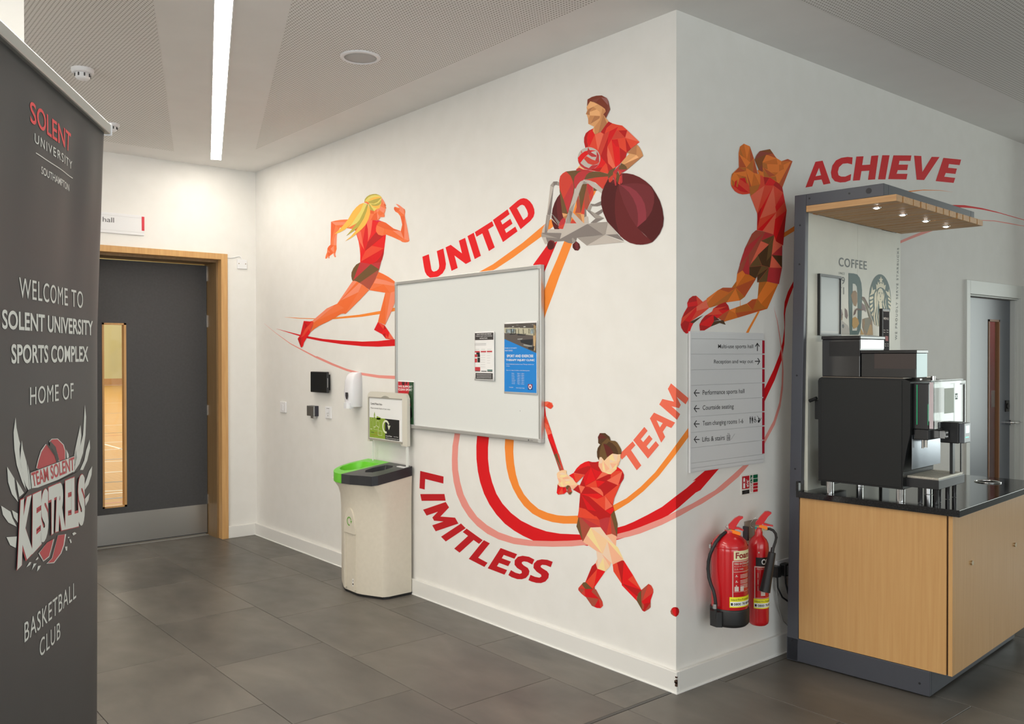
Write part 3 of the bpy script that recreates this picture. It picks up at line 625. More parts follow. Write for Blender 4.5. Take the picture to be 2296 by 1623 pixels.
# recycling hand-hold panel on the front and the recess below it
hp = [(-.062+.124*k/10, .372+(.155*math.sqrt(max(0, 1-((k-5)/5.0)**2)))) for k in range(11)]
MB().prism([(-.066, .372), (.066, .372)]+[(.062*math.cos(k*math.pi/12)*1.05, .372+.155*math.sin(k*math.pi/12)) for k in range(0, 13)], .296, .3085, f=lambda a, b, z: (a, -z, b)).build('front_tab', cream, t, bevel=.003)
MB().prism([(-.064, .03), (-.050, .03), (-.050, .365), (-.064, .365)], .298, .309, f=lambda a, b, z: (a, -z, b)).prism([(.050, .03), (.064, .03), (.064, .365), (.050, .365)], .298, .309, f=lambda a, b, z: (a, -z, b)).build('recess_rib', cream, t, bevel=.003)
def swirl(cx, cz, r, wd, y, sc=1.0):
    m_ = MB(); n = 26; a0, a1 = math.radians(-75), math.radians(-335)
    pts = [(cx+(r+wd/2)*math.cos(a0+(a1-a0)*k/n)*sc, cz+(r+wd/2)*math.sin(a0+(a1-a0)*k/n)) for k in range(n+1)]+[(cx+(r-wd/2)*math.cos(a0+(a1-a0)*k/n)*sc, cz+(r-wd/2)*math.sin(a0+(a1-a0)*k/n)) for k in range(n, -1, -1)]
    flat(m_, pts, y); flat(m_, [(cx+(r-wd*1.3)*sc, cz+.3*r), (cx+(r+wd*1.3)*sc, cz+.25*r), (cx+r*.95*sc, cz-.55*r)], y); return m_
lab(swirl(0, .445, .024, .008, -.3092).build('recycling_mark', mat('mark_green', rgb(110, 170, 70), .5), t, recalc=False), 'green circular arrow mark')
MB().box(.022, -.300, .050, .042, -.2985, .095).build('maker_label', paper, t); m_ = MB(); flat(m_, rect(.024, .058, .040, .068), -.3004); flat(m_, circ(.030, .083, .003, .004, 10), -.3004); m_.build('label_print', pm['bk'], t, recalc=False)
# two-part lid: frame with real openings
def lid(name, m_, outer, hole, deep, zoff=0):
    mb = MB(); z = lambda b, d: rimz(b, d+zoff)
    for tr in tess([outer, hole]): mb.add([(a, b, z(b, .012)) for a, b in tr], [(0, 1, 2)])
    n = len(outer); inn = [(a*.985, b*.99) for a, b in outer]
    mb.add([(a, b, z(b, .012)) for a, b in outer]+[(a, b, z(b, -.045)) for a, b in outer], [(i, (i+1) % n, (i+1) % n+n, i+n) for i in range(n)], 0, False)
    n = len(hole); cx = sum(p_[0] for p_ in hole)/n; cy = sum(p_[1] for p_ in hole)/n
    low = [(cx+(a-cx)*.80, cy+(b-cy)*.80) for a, b in hole]
    mb.add([(a, b, z(b, .012)) for a, b in hole]+[(a, b, z(b, -deep)) for a, b in low], [(i, (i+1) % n, (i+1) % n+n, i+n) for i in range(n)], 0, True)
    o = mb.build(name, m_, t, bevel=.005)
    MB().add([(a, b, z(b, -deep)) for a, b in low], [tuple(range(n))]).build('opening', mat('bin_inside', (.004, .004, .004), .9), o)
    return o
go = smooth_loop([(.0, -.020), (-.10, -.018), (-.258, -.020), (-.270, -.12), (-.272, -.24), (-.255, -.290), (-.15, -.338), (-.06, -.346), (-.03, -.346), (-.02, -.25)], 2)
go = [(0, -.020), (-.10, -.018), (-.262, -.020), (-.270, -.08)]+[(-.075-.203*math.cos(k*math.pi/20), -.135-.213*math.sin(k*math.pi/20)) for k in range(0, 11)]+[(-.030, -.348), (-.012, -.22)]
gh = [(-.03, -.075), (-.20, -.085), (-.235, -.12), (-.245, -.17), (-.235, -.225), (-.20, -.265), (-.15, -.285), (-.10, -.285), (-.065, -.26), (-.045, -.20)]
lid('green_lid', grn, go, gh[::-1], .055)
bo_ = [(0, -.020), (-.012, -.22), (-.030, -.348), (.06, -.338), (.13, -.320), (.245, -.296), (.266, -.265), (.266, -.12), (.264, -.020)]
bh = [(.05, -.075), (.03, -.16), (.045, -.22), (.09, -.25), (.145, -.23), (.165, -.16), (.155, -.09), (.12, -.07)]
bl_ = lid('black_lid', dkp, bo_, bh, .035)
MB().box(.17, -.075, .773, .25, -.030, .7795).build('lid_sticker', paper, bl_)
# sign frame above the bin
sg = mat('bin_sign_frame', rgb(216, 212, 200), .4)
fr = MB().prism([(-.233, -.0), (-.233, .29), (-.222, .312), (-.20, .322), (.20, .322), (.222, .312), (.235, .29), (.235, 0), (.165, 0), (.165, .012), (-.205, .012), (-.205, 0)], 0, .022, f=lambda a, b, z: (a+.028, -.036-z, .905+b)).build('sign_frame', sg, t, bevel=.004)
MB().box(-.212, -.0412, .930, .180, -.040, 1.190).build('sign_sheet', paper, fr)
MB().box(-.212, -.046, .918, .185, -.036, .930).box(-.215, -.045, .918, -.208, -.036, 1.19).box(-.212, -.045, 1.188, .180, -.036, 1.194).build('sheet_holder', mat('holder_grey', rgb(160, 156, 146), .4), fr)
MB().prism([(-.055+.11*k/8, 1.190+.016*math.sin(math.pi*k/8)) for k in range(9)], .040, .046, f=lambda a, b, z: (a-.01, -z, b)).build('thumb_notch', MATS['holder_grey'], fr)
m_ = MB(); flat(m_, rect(-.205, .933, -.015, 1.062), -.0415); m_.build('green_print', mat('sign_green', rgb(140, 168, 50), .5), fr, recalc=False)
m_ = MB(); flat(m_, [(-.153, 1.06), (-.150, 1.085), (-.143, 1.100), (-.138, 1.085), (-.134, 1.06)], -.0415); flat(m_, [(-.118, 1.074), (-.070, 1.066), (-.072, 1.052), (-.118, 1.052)], -.0415); m_.build('green_print', MATS['sign_green'], fr, recalc=False)
m_ = MB(); flat(m_, rect(-.015, .933, .150, 1.062), -.0415); m_.build('black_print', pm['bk'], fr, recalc=False)
m_ = swirl(-.005, 1.012, .036, .013, -.0420)
def outline(mb, pts, wd, y):
    c = (sum(p_[0] for p_ in pts)/len(pts), sum(p_[1] for p_ in pts)/len(pts)); r = max(abs(p_[0]-c[0])+abs(p_[1]-c[1]) for p_ in pts)
    for tr in tess([pts, [(c[0]+(a-c[0])*(1-wd/r*1.6), c[1]+(b-c[1])*(1-wd/r*1.6)) for a, b in pts]]): mb.add([(a, y, b) for a, b in tr], [(0, 1, 2)])
outline(m_, [(-.196, .985), (-.196, 1.035), (-.188, 1.047), (-.188, 1.056), (-.178, 1.056), (-.178, 1.047), (-.170, 1.035), (-.170, .985)], .003, -.042)
outline(m_, [(-.156, 1.0), (-.156, 1.06), (-.143, 1.075), (-.130, 1.06), (-.130, 1.0)], .003, -.042)
outline(m_, [(-.120, 1.012), (-.116, 1.045), (-.090, 1.045), (-.082, 1.020), (-.084, 1.0)], .003, -.042)
outline(m_, [(-.15, .985), (-.15, 1.0), (-.125, 1.012), (-.095, 1.005), (-.095, .985)], .003, -.042)
outline(m_, [(-.10, .952), (-.10, .982), (-.052, .982), (-.052, .952)], .003, -.042)
m_.build('pictogram_print', mat('picto_white', rgb(224, 228, 200), .6), fr, recalc=False)
m_ = MB(); txt(m_, 'Central Waste Area -', -.190, 1.144, -.045, 1.158, -.0418, bold=.01); txt(m_, 'Please correctly dispose of your waste', -.190, 1.116, .045, 1.128, -.0418); txt(m_, 'Recycling', -.188, .962, -.150, .971, -.042, bold=.01); m_.build('lettering', pm['dk'], fr, recalc=False)
m_ = MB(); txt(m_, 'please rinse', -.140, .962, -.080, .970, -.042); txt(m_, 'dry recyclables only', -.188, .946, -.095, .954, -.042); m_.build('lettering', mat('orange_print', rgb(190, 120, 20), .6), fr, recalc=False)
m_ = MB(); txt(m_, 'General Waste', -.008, .952, .065, .960, -.042, bold=.01); txt(m_, 'only', .085, .952, .140, .959, -.042); txt(m_, 'all food and contaminated waste', -.008, .939, .145, .946, -.042); m_.build('lettering', paper, fr, recalc=False)
MB().box(-.168, -.046, .77, -.162, -.040, .905).build('sign_post', mat('post_white', (.80, .82, .78), .35), t)
MB().box(.240, -.052, .77, .252, -.040, .905).build('sign_post', MATS['post_white'], t)
for c_ in fr.children: c_.location = (.028, -.018, 0)
# ---------------------------------------------------------------- wall B fittings (local x -> +y of the room, -y -> out of the wall)
t = thing('direction_board', 'white slatted direction board with red end strips beside the wall corner', 'sign', (0, .084, .948), HALF)
sw = mat('board_white', (.70, .70, .71), .4)
MB().box(-.006, -.008, -.003, .549, -.0035, .617).build('back_plate', sw, t)
MB().box(-.006, -.014, -.003, 0, -.008, .617).build('edge_strip', sw, t)
zs = [0, .016, .039, .106, .174, .242, .310, .380, .448, .517, .585, .613]
for i in range(len(zs)-1): MB().box(.0, -.012, zs[i]+.0008, .534 if 1 < i < 10 else .549, -.008, zs[i+1]-.0008).build('slat', sw, t, bevel=.0006, seg=1)
rs = mat('strip_red', rgb(168, 22, 44), .4)
for i in range(2, 10): MB().box(.5345, -.0125, zs[i]+.003, .5525, -.006, zs[i+1]-.003).build('red_end_strip', rs, t)
Mb = mw(t).inverted(); PBo = Plane((.0124, 0, 0), (1, 0, 0))
def bb(x, y): h = Mb @ PBo.hit(1520+x/3.959, 720+y/3.959); return (h.x, h.y, h.z)
tk = mat('board_text', (.02, .02, .022), .5)
m_ = MB()
for s, q in (('Multi-use sports hall', [(357, 252), (668, 250), (668, 207), (357, 205)]), ('Reception and way out', [(321, 386), (668, 381), (668, 340), (321, 342)]),
             ('Performance sports hall', [(220, 668), (590, 650), (590, 600), (220, 612)]), ('Courtside seating', [(220, 800), (495, 786), (495, 735), (220, 748)]),
             ('Team changing rooms 1-6', [(220, 939), (580, 918), (580, 864), (220, 886)]), ('Lifts & stairs', [(217, 1070), (415, 1054), (415, 1010), (217, 1028)])):
    text_fn(m_, s, quad_fn(q, bb), bold=.004)
def barrow(ps):
    for tr in tess([ps]): m_.add([bb(a, b) for a, b in tr], [(0, 1, 2)])
for y in (637, 776, 912, 1050):
    barrow([(150, y-4), (192, y-4), (192, y+4), (150, y+4)]); barrow([(140, y), (163, y-32), (169, y-29), (149, y), (170, y+29), (164, y+33)])
barrow([(702, 198), (709, 198), (709, 265), (702, 265)]); barrow([(705, 190), (726, 222), (721, 228), (706, 203), (690, 228), (685, 222)])
barrow([(683, 352), (722, 352), (722, 360), (683, 360)]); barrow([(730, 356), (712, 326), (706, 330), (721, 356), (705, 384), (711, 388)])
for x, k in ((642, 0), (661, 1)):              # two standing figures
    barrow([(x-3, 845), (x+3, 845), (x+3, 852), (x-3, 852)]); barrow([(x-6, 855), (x+6, 855), (x+(3 if not k else 6), 885), (x-(3 if not k else 6), 885)]); barrow([(x-5, 884), (x-1, 884), (x-2, 908), (x-5, 908)]); barrow([(x+1, 884), (x+5, 884), (x+5, 907), (x+2, 907)])
barrow([(681, 848), (687, 848), (687, 854), (681, 854)]); barrow([(681, 856), (686, 856), (688, 872), (694, 874), (700, 892), (696, 894), (690, 880), (682, 878)])
barrow([(675, 868), (680, 870), (677, 882), (682, 892), (690, 893), (692, 897), (684, 899), (674, 890)])
barrow([(715, 860), (722, 858), (726, 866), (722, 876), (714, 872)]); barrow([(708, 880), (728, 874), (738, 855), (740, 860), (730, 885), (722, 900), (712, 902), (710, 892)]); barrow([(703, 838), (706, 838), (722, 862), (718, 864)])
for q in ([(434, 1012), (464, 1010), (464, 1014), (434, 1016)], [(434, 1056), (464, 1054), (464, 1058), (434, 1060)], [(434, 1012), (437, 1012), (437, 1060), (434, 1060)], [(461, 1012), (464, 1012), (464, 1057), (461, 1057)],
          [(442, 1022), (447, 1022), (447, 1050), (442, 1050)], [(452, 1022), (457, 1022), (457, 1050), (452, 1050)], [(441, 998), (445, 992), (449, 998), (446, 998), (446, 1006), (444, 1006), (444, 998)], [(452, 1000), (454, 1000), (454, 992), (456, 992), (456, 1000), (459, 1000), (455, 1006)]): barrow(q)
for k in range(8): x, y = 471+k*4.2, 1050-k*6.6; barrow([(x, y), (x+4.5, y-.5), (x+4.5, y-3.5), (x, y-3)])
m_.build('lettering', tk, t, recalc=False)

t = thing('extinguisher_sign', 'small red and green fire extinguisher instruction sign above the extinguishers', 'sign', (0, .465, .805), HALF)
MB().box(0, -.003, 0, .135, 0, .094).build('plate', mat('sign_cream', (.78, .75, .70), .35), t, bevel=.0008, seg=1)
def pl(name, m, ps, y=-.0034):
    k = MB(); [flat(k, q, y) for q in ps]; return k.build(name, m, t, recalc=False)
pl('red_panel', mat('sign_red2', rgb(190, 20, 36), .4), [rect(.006, .028, .063, .088), rect(.093, .006, .130, .019), rect(.093, .0215, .130, .034), rect(.093, .0365, .130, .049)])
pl('black_panel', pm['bk'], [rect(.006, .004, .063, .022)]); pl('green_panel', mat('sign_green2', rgb(0, 92, 58), .4), [rect(.093, .052, .130, .0685), rect(.093, .071, .130, .088), rect(.070, .052, .086, .0685), rect(.070, .071, .086, .088)])
pl('pictogram', paper, [rect(.014, .032, .029, .055), rect(.014, .063, .029, .071), [(.013, .072), (.020, .082), (.027, .078), (.029, .071)], rect(.0145, .0555, .0165, .0625), rect(.0265, .0555, .0285, .0625),
                        [(.038, .072), (.045, .068), (.050, .060), (.052, .062), (.056, .068), (.058, .062), (.052, .055), (.046, .060)], [(.040, .060), (.046, .052), (.055, .047), (.057, .050), (.048, .055), (.042, .062)],
                        [(.038, .050), (.045, .042), (.056, .040), (.056, .044), (.046, .046), (.040, .052)], [(.041, .040), (.050, .034), (.057, .038), (.057, .043), (.050, .038), (.043, .042)],
                        [(.076, .075), (.082, .080), (.083, .074), (.079, .072)], [(.074, .056), (.082, .062), (.080, .055)]], -.0038)
k_ = MB()
for z in (.046, .034, .018):
    for tr in tess([circ(.078, z, .0065, .0065, 16), circ(.078, z, .0045, .0045, 16)]): k_.add([(a, -.0038, b) for a, b in tr], [(0, 1, 2)])
k_.build('symbol_ring', mat('ring_red', rgb(180, 100, 100), .5), t, recalc=False)
k_ = MB(); txt(k_, 'CARBON', .026, .0135, .046, .018, -.0039); txt(k_, 'DIOXIDE', .025, .0075, .047, .012, -.0039); k_.build('lettering', MATS['sign_grey_text'], t, recalc=False)

red = mat('extinguisher_red', rgb(196, 22, 30), .22, coat=.5, spec=.5); redl = mat('lever_red', rgb(205, 40, 44), .3)
brass = mat('brass', (.45, .36, .2), .35, .9); orange = mat('tag_orange', rgb(255, 130, 10), .4)
ylw = mat('label_yellow', rgb(238, 230, 40), .5); cremel = mat('label_cream', rgb(232, 226, 180), .5); dred = mat('label_red', rgb(150, 28, 34), .45)
def cylpatch(mb, R, a0, a1, z0, z1, n=10, mi=0):
    v = [(R*math.sin(a0+(a1-a0)*i/n), -R*math.cos(a0+(a1-a0)*i/n), z) for i in range(n+1) for z in (z0, z1)]
    return mb.add(v, [(2*i, 2*i+2, 2*i+3, 2*i+1) for i in range(n)], mi, True)
def cyltext(mb, R, s, a0, z0, a1, z1, **k):
    text_fn(mb, s, lambda a, b: (R*math.sin(a0+(a1-a0)*a), -R*math.cos(a0+(a1-a0)*a), z0+(z1-z0)*b), **k)
RZ = math.radians(36.2)
# foam extinguisher
t = thing('foam_extinguisher', 'larger red foam extinguisher with black base and side hose, nearer the corner', 'fire extinguisher', (.102, .241, .284), RZ, 'fire extinguishers on the wall')
R = .080
MB().lathe([(.074, .0), (R, .012), (R, .318), (.0785, .340), (.070, .361), (.052, .379), (.030, .389), (.022, .394), (.022, .405)], n=48).build('cylinder', red, t)
MB().lathe([(.0735, -.008), (.085, .004), (.085, .066), (.081, .070)], n=48).prism([(-.083, -.03), (-.083, -.065), (-.055, -.092), (-.030, -.088), (-.03, -.03)], -.004, .062, smooth=False).build('base_boot', rubber, t, bevel=.004)
MB().lathe([(.0805, .334), (.0815, .338), (.0805, .342)], n=48, caps=(0, 0)).build('shoulder_seam', red, t)
kf = lambda kx, ky: ((kx-492)/2498, -.064+(1423-(1120+ky/4.918))/505)
def kprism(name, m, pts, y0, y1, kk, bevel=.002): return MB().prism([kk(*p_) for p_ in pts], y0, y1, f=lambda a, b, z: (a, z, b)).build(name, m, t, bevel=bevel)
kprism('carry_lever', redl, [(478, 270), (545, 195), (590, 170), (636, 174), (634, 188), (600, 215), (562, 280), (535, 318), (480, 305)], -.011, .011, kf)
kprism('squeeze_lever', redl, [(530, 288), (590, 292), (640, 318), (638, 330), (585, 312), (530, 314)], -.009, .009, kf)
kprism('valve_body', brass, [(478, 318), (550, 318), (550, 378), (478, 378)], -.012, .012, kf)
kprism('tamper_tag', orange, [(505, 314), (535, 318), (612, 342), (606, 376), (548, 360), (505, 348)], -.019, -.013, kf, .001)
MB().tube([(kf(x, y)[0], -.010, kf(x, y)[1]) for x, y in ((485, 290), (455, 270), (448, 285), (460, 310), (470, 300), (468, 330))], .0012, 6).build('safety_pin', chrome, t)
hp_ = [(482, 340), (440, 352), (395, 380), (345, 440), (310, 510), (285, 570), (268, 650), (264, 730), (274, 820), (296, 890), (322, 950), (338, 1020), (346, 1090), (346, 1160), (346, 1250)]
hy = [0, -.02, -.045, -.062, -.07, -.072, -.072, -.072, -.076, -.08, -.085, -.088, -.088, -.086, -.082]
MB().tube([(kf(x, y)[0], yy, kf(x, y)[1]) for (x, y), yy in zip(hp_, hy)], .0075, 12).build('hose', rubber, t)
MB().cyl((kf(338, 1095)[0], -.088, kf(338, 1140)[1]), (kf(338, 1095)[0], -.088, kf(338, 1092)[1]), .0095).cyl((kf(295, 490)[0]-.004, -.06, kf(295, 490)[1]-.006), (kf(295, 490)[0]-.004, -.06, kf(295, 490)[1]+.010), .006).build('hose_collar', steel, t)
k_ = MB(); R1 = R+.0004
a0, a1 = .20, 1.45
k_ = cylpatch(MB(), R1, a0+.02, a1, .288, .328); k_.build('name_panel', cremel, t, recalc=False)
k_ = MB(); cyltext(k_, R1+.0004, 'Foam', a0+.12, .295, a0+1.15, .322, bold=.03); k_.build('lettering', dred, t, recalc=False)
k_ = MB(); cylpatch(k_, R1, a0-.05, a0-.01, .128, .284, 2); cylpatch(k_, R1, a0-.05, a1, .281, .285); cylpatch(k_, R1, a0+.02, a1, .236, .238); cylpatch(k_, R1, a0+.02, a1, .150, .151)
cyltext(k_, R1+.0004, 'FIRE EXTINGUISHER', a0+.05, .268, a0+1.35, .277, bold=.02); cyltext(k_, R1+.0004, '6 Litre Foam Spray', a0+.05, .257, a0+1.2, .264); cyltext(k_, R1+.0004, '21A 144B', a0+.05, .245, a0+.6, .253)
for i, z in enumerate((.216, .192, .172)):
    for j in range(3): cylpatch(k_, R1, a0+.40, a0+1.05, z+.006-.006*j, z+.0085-.006*j, 6)
    cylpatch(k_, R1, a0+.10, a0+.26, z, z+.002, 3); cylpatch(k_, R1, a0+.14, a0+.20, z+.003, z+.008, 2)
for j in range(2): cylpatch(k_, R1, a0+.06+.34*j, a0+.30+.34*j, .153, .173, 3)
k_.build('instruction_print', mat('label_pale', rgb(214, 196, 186), .5), t, recalc=False)
k_ = cylpatch(MB(), R1+.0003, a0-.20, a1+.1, .083, .128, 12); k_.build('service_label', ylw, t, recalc=False)
k_ = cylpatch(MB(), R1+.0006, a0-.16, a1+.05, .088, .108, 12); k_.build('phone_panel', paper, t, recalc=False)
k_ = MB(); cyltext(k_, R1+.0009, '0800 78 88 40', a0+.02, .092, a0+1.25, .103, bold=.02); cyltext(k_, R1+.0009, 'Inland Fire Protection', a0-.12, .113, a0+1.1, .121); cylpatch(k_, R1+.0009, a0-.13, a0-.03, .092, .103, 2); k_.build('lettering', pm['bk'], t, recalc=False)
# CO2 extinguisher
t = thing('gas_extinguisher', 'slim red extinguisher with black discharge horn, nearer the coffee kiosk', 'fire extinguisher', (.075, .498, .215), RZ, 'fire extinguishers on the wall')
R = .0465
MB().lathe([(.036, 0), (.0445, .008), (R, .02), (R, .355), (.044, .376), (.036, .394), (.024, .407), (.018, .414), (.018, .450)], n=40).build('cylinder', red, t)
kg = lambda kx, ky: ((kx-802)/2387, +.005+(1401-(1120+ky/4.918))/487.5)
kprism('carry_lever', redl, [(768, 268), (820, 195), (868, 140), (905, 136), (938, 148), (936, 158), (902, 192), (858, 262), (832, 290), (768, 286)], -.011, .011, kg)
kprism('squeeze_lever', redl, [(850, 262), (900, 278), (955, 290), (956, 300), (895, 296), (850, 288)], -.009, .009, kg)
kprism('valve_body', brass, [(764, 300), (840, 300), (890, 325), (885, 350), (840, 345), (840, 362), (764, 362)], -.012, .012, kg)
kprism('tamper_tag', orange, [(803, 292), (830, 284), (894, 300), (896, 334), (832, 318), (806, 312)], -.019, -.013, kg, .001)
lab(MB().box(kg(762, 0)[0], -.016, kg(0, 334)[1], kg(784, 0)[0], -.010, kg(0, 308)[1]).build('seal_disc', mat('seal_teal', rgb(0, 140, 140), .4), t, bevel=.001), 'small teal seal')
MB().tube([(kg(x, y)[0], -.012, kg(x, y)[1]) for x, y in ((800, 230), (770, 210), (745, 222), (735, 245), (715, 270), (712, 300), (730, 322), (755, 318), (740, 295))], .0012, 6).build('safety_pin', chrome, t)
MB().tube([(kg(x, y)[0], yy, kg(x, y)[1]) for (x, y), yy in zip(((888, 334), (920, 330), (955, 342), (980, 372), (986, 410), (975, 455), (958, 500), (948, 530)), (-.0, -.004, -.01, -.02, -.03, -.04, -.05, -.055))], .0062, 12).build('hose', rubber, t)
a_ = Vector((kg(948, 510)[0], -.052, kg(948, 510)[1])); b_ = Vector((kg(940, 562)[0], -.056, kg(940, 562)[1])); c_ = Vector((kg(862, 985)[0], -.072, kg(862, 985)[1]))
MB().cyl(a_, b_, .0085).cyl(b_, c_, .0165, 24, r2=.0245).build('discharge_horn', rubber, t, bevel=.001)
R1 = R+.0004; a0 = -.30
cylpatch(MB(), R1, a0, 1.5, .278, .318).build('name_panel', pm['bk'], t, recalc=False)
k_ = MB(); cyltext(k_, R1+.0004, 'CO2', a0+.55, .285, a0+1.7, .311, bold=.03); k_.build('lettering', paper, t, recalc=False)
k_ = MB(); cylpatch(k_, R1, a0-.14, a0-.05, .118, .276, 2); cylpatch(k_, R1, a0-.14, 1.4, .272, .277)
for i in range(3): cylpatch(k_, R1, a0+.2, a0+.24, .225-.03*i, .248-.03*i, 2)
cylpatch(k_, R1, a0+.5, a0+.95, .142, .165, 4); cyltext(k_, R1+.0004, 'FIRE EXTINGUISHER', a0+.1, .262, a0+1.7, .269); cylpatch(k_, R1, a0, a0+1.6, .130, .132, 6)
k_.build('instruction_print', MATS['label_pale'], t, recalc=False)
cylpatch(MB(), R1+.0003, a0-.20, 1.5, .083, .128, 12).build('service_label', ylw, t, recalc=False)
cylpatch(MB(), R1+.0006, a0-.14, 1.5, .088, .108, 12).build('phone_panel', paper, t, recalc=False)
k_ = MB(); cyltext(k_, R1+.0009, '0800 78 88 40', a0+.2, .092, a0+2.1, .103, bold=.02); cyltext(k_, R1+.0009, 'Inland Fire Protection', a0-.08, .113, a0+1.9, .120); cylpatch(k_, R1+.0009, a0-.08, a0+.1, .092, .103, 2); k_.build('lettering', pm['bk'], t, recalc=False)
cylpatch(MB(), R1+.0003, -.07, .07, .338, .344, 3).build('weight_dot', MATS['label_pale'], t, recalc=False)
t = thing('extinguisher_bracket', 'dark steel wall bracket between the two red extinguishers', 'bracket', (0, .530, .595), HALF)
MB().box(-.04, -.004, 0, .07, 0, .085).build('back_plate', mat('bracket_zinc', (.40, .38, .35), .5, .4), t)
MB().box(-.050, -.028, .0, -.038, 0, .065).build('hook_bar', mat('bracket_dark', rgb(70, 62, 66), .4, .4), t, bevel=.002)
t = thing('extinguisher_bracket', 'small wall hook behind the shoulder of the larger foam extinguisher', 'bracket', (0, .385, .56), HALF)
MB().box(-.03, -.004, 0, .03, 0, .06).build('back_plate', MATS['bracket_zinc'], t)
MB().box(-.012, -.018, .02, .012, -.004, .04).build('hook', MATS['bracket_zinc'], t)
# sockets
t = thing('double_socket', 'white double wall socket half hidden behind the coffee kiosk post', 'socket', (0, .745, .372), HALF)
MB().box(0, -.010, 0, .150, 0, .085).build('face_plate', whitep, t, bevel=.003)
t2 = thing('power_plug', 'black plug in the double socket beside the kiosk post', 'plug', (0, .788, .395), HALF)
MB().box(-.024, -.045, -.012, .024, -.010, .048).build('body', black, t2, bevel=.006)
MB().box(-.013, -.0458, -.004, .013, -.045, .040).build('face_label', mat('plug_grey', rgb(110, 112, 112), .5), t2)
MB().tube([(0, -.028, -.012), (.002, -.030, -.05), (.014, -.035, -.10), (.035, -.04, -.135), (.075, -.03, -.15)], .0042).build('cable', rubber, t2)
t2 = thing('power_plug', 'black plug in the socket peeking out beside the discharge horn', 'plug', (0, .722, .395), HALF)
MB().box(-.020, -.040, -.010, .020, -.0, .044).build('body', black, t2, bevel=.006)
MB().tube([(0, -.028, -.010), (.000, -.030, -.06), (.03, -.035, -.11), (.085, -.04, -.145), (.14, -.03, -.165)], .0042).build('cable', rubber, t2)
MB().tube([(0, -.02, -.010), (-.004, -.024, -.07), (.02, -.02, -.16), (.07, -.014, -.24), (.14, -.012, -.29)], .0025).build('cable', mat('cable_grey', (.35, .35, .34), .5), t2)

# ---------------------------------------------------------------- coffee kiosk (own frame, turned 4.2 degrees)
KA = math.radians(4.2); KO = Vector((.083, .716, 0)); KX = Vector((math.cos(KA), math.sin(KA), 0)); KY = Vector((-math.sin(KA), math.cos(KA), 0))
def kw_(x, y, z): return KO+KX*x+KY*y+Vector((0, 0, z))
kt = thing('coffee_kiosk', 'coffee kiosk with grey metal frame, timber cabinet, black counter and slatted lit canopy', 'kiosk', KO, KA)
KD = 1.125
def post(y0, y1): return MB().add([(0, y0, .006), (.057, y0, .006), (.057, y1, .006), (0, y1, .006), (.038, y0, 2.215), (.095, y0, 2.215), (.095, y1, 2.215), (.038, y1, 2.215)], [(0, 3, 2, 1), (4, 5, 6, 7), (0, 1, 5, 4), (1, 2, 6, 5), (2, 3, 7, 6), (3, 0, 4, 7)])
post(0, .03).build('post', kioskg, kt, bevel=.002)
MB().box(.0, 1.035, .006, .070, 1.085, 2.16).build('post', kioskg, kt, bevel=.002)
MB().box(.095, 0, 2.160, .46, .05, 2.215).box(.095, KD-.05, 2.160, .46, KD, 2.215).box(.41, .05, 2.160, .46, KD-.05, 2.215).box(.04, .05, 2.175, .09, KD-.05, 2.215).box(.05, .05, 2.205, .41, KD-.05, 2.213).build('canopy_frame', kioskg, kt, bevel=.002)
MB().box(0, 0, .008, .66, .02, .115).box(.64, .02, .008, .66, KD, .115).box(.057, KD-.02, .008, .64, KD, .115).build('plinth', kioskg, kt, bevel=.002)
MB().box(.02, .02, 0, .64, KD-.02, .008).build('plinth_foot', black, kt)
PS = Plane(KO, -KY)
k_ = MB(); Mk = mw(kt).inverted()
c4 = lambda a, b: (1760+a/4.2836, 320+b/4.2836)
for (x, y), r in ((c4(235, 535), .0045), (c4(618, 487), .0045), (c4(805, 462), .013), (c4(145, 793), .0045), (c4(140, 1167), .0045), ((1786.8, 841.7), .0045), ((1783, 1051), .0045), ((1776, 1436), .0045), ((2062, 1532), .005)):
    h = Mk @ PS.hit(x, y); k_.cyl((h.x, -.0014, h.z), (h.x, .002, h.z), r, 14)
k_.build('fixing_screw', mat('screw_black', (.02, .02, .025), .4, .3), kt)
# canopy slats with their end grain to the front
for a, b in ((0, .062), (.077, .180), (.190, .260), (.277, .328), (.338, .446), (.460, .538), (.550, .612), (.624, .706), (.728, .792), (.806, .888), (.899, .995), (1.007, 1.085)):
    MB().box(.096, a, 2.131, .515, b, 2.160).build('slat', slatw, kt, bevel=.001, seg=1)
MB().box(.097, .005, 2.1601, .409, 1.08, 2.168).build('slat_backing', mat('slat_gap_dark', rgb(60, 44, 32), .8), kt)
spote = mat('spot_lens', (1, 1, 1), .3, emit=(1, .92, .86), es=40)
for y in (.112, .400, .681, .952):
    so = MB().lathe([(.020, 0), (.020, -.003), (.014, -.004), (.012, .0)], (.38, y, 2.1308), 20, caps=(0, 0)).build('spot_ring', chrome, kt)
    MB().lathe([(.0125, -.001), (.0125, -.004), (.006, -.007), (.001, -.0075)], (.38, y, 2.1308), 16).build('spot_lens', spote, so)
    l = bpy.data.lights.new('canopy_spot', 'SPOT'); l.energy = 2.2; l.color = (1, .88, .74); l.spot_size = math.radians(95); l.spot_blend = .6; l.shadow_soft_size = .012
    lo = bpy.data.objects.new('canopy_spot', l); COL.objects.link(lo); lo.location = kw_(.38, y, 2.118)
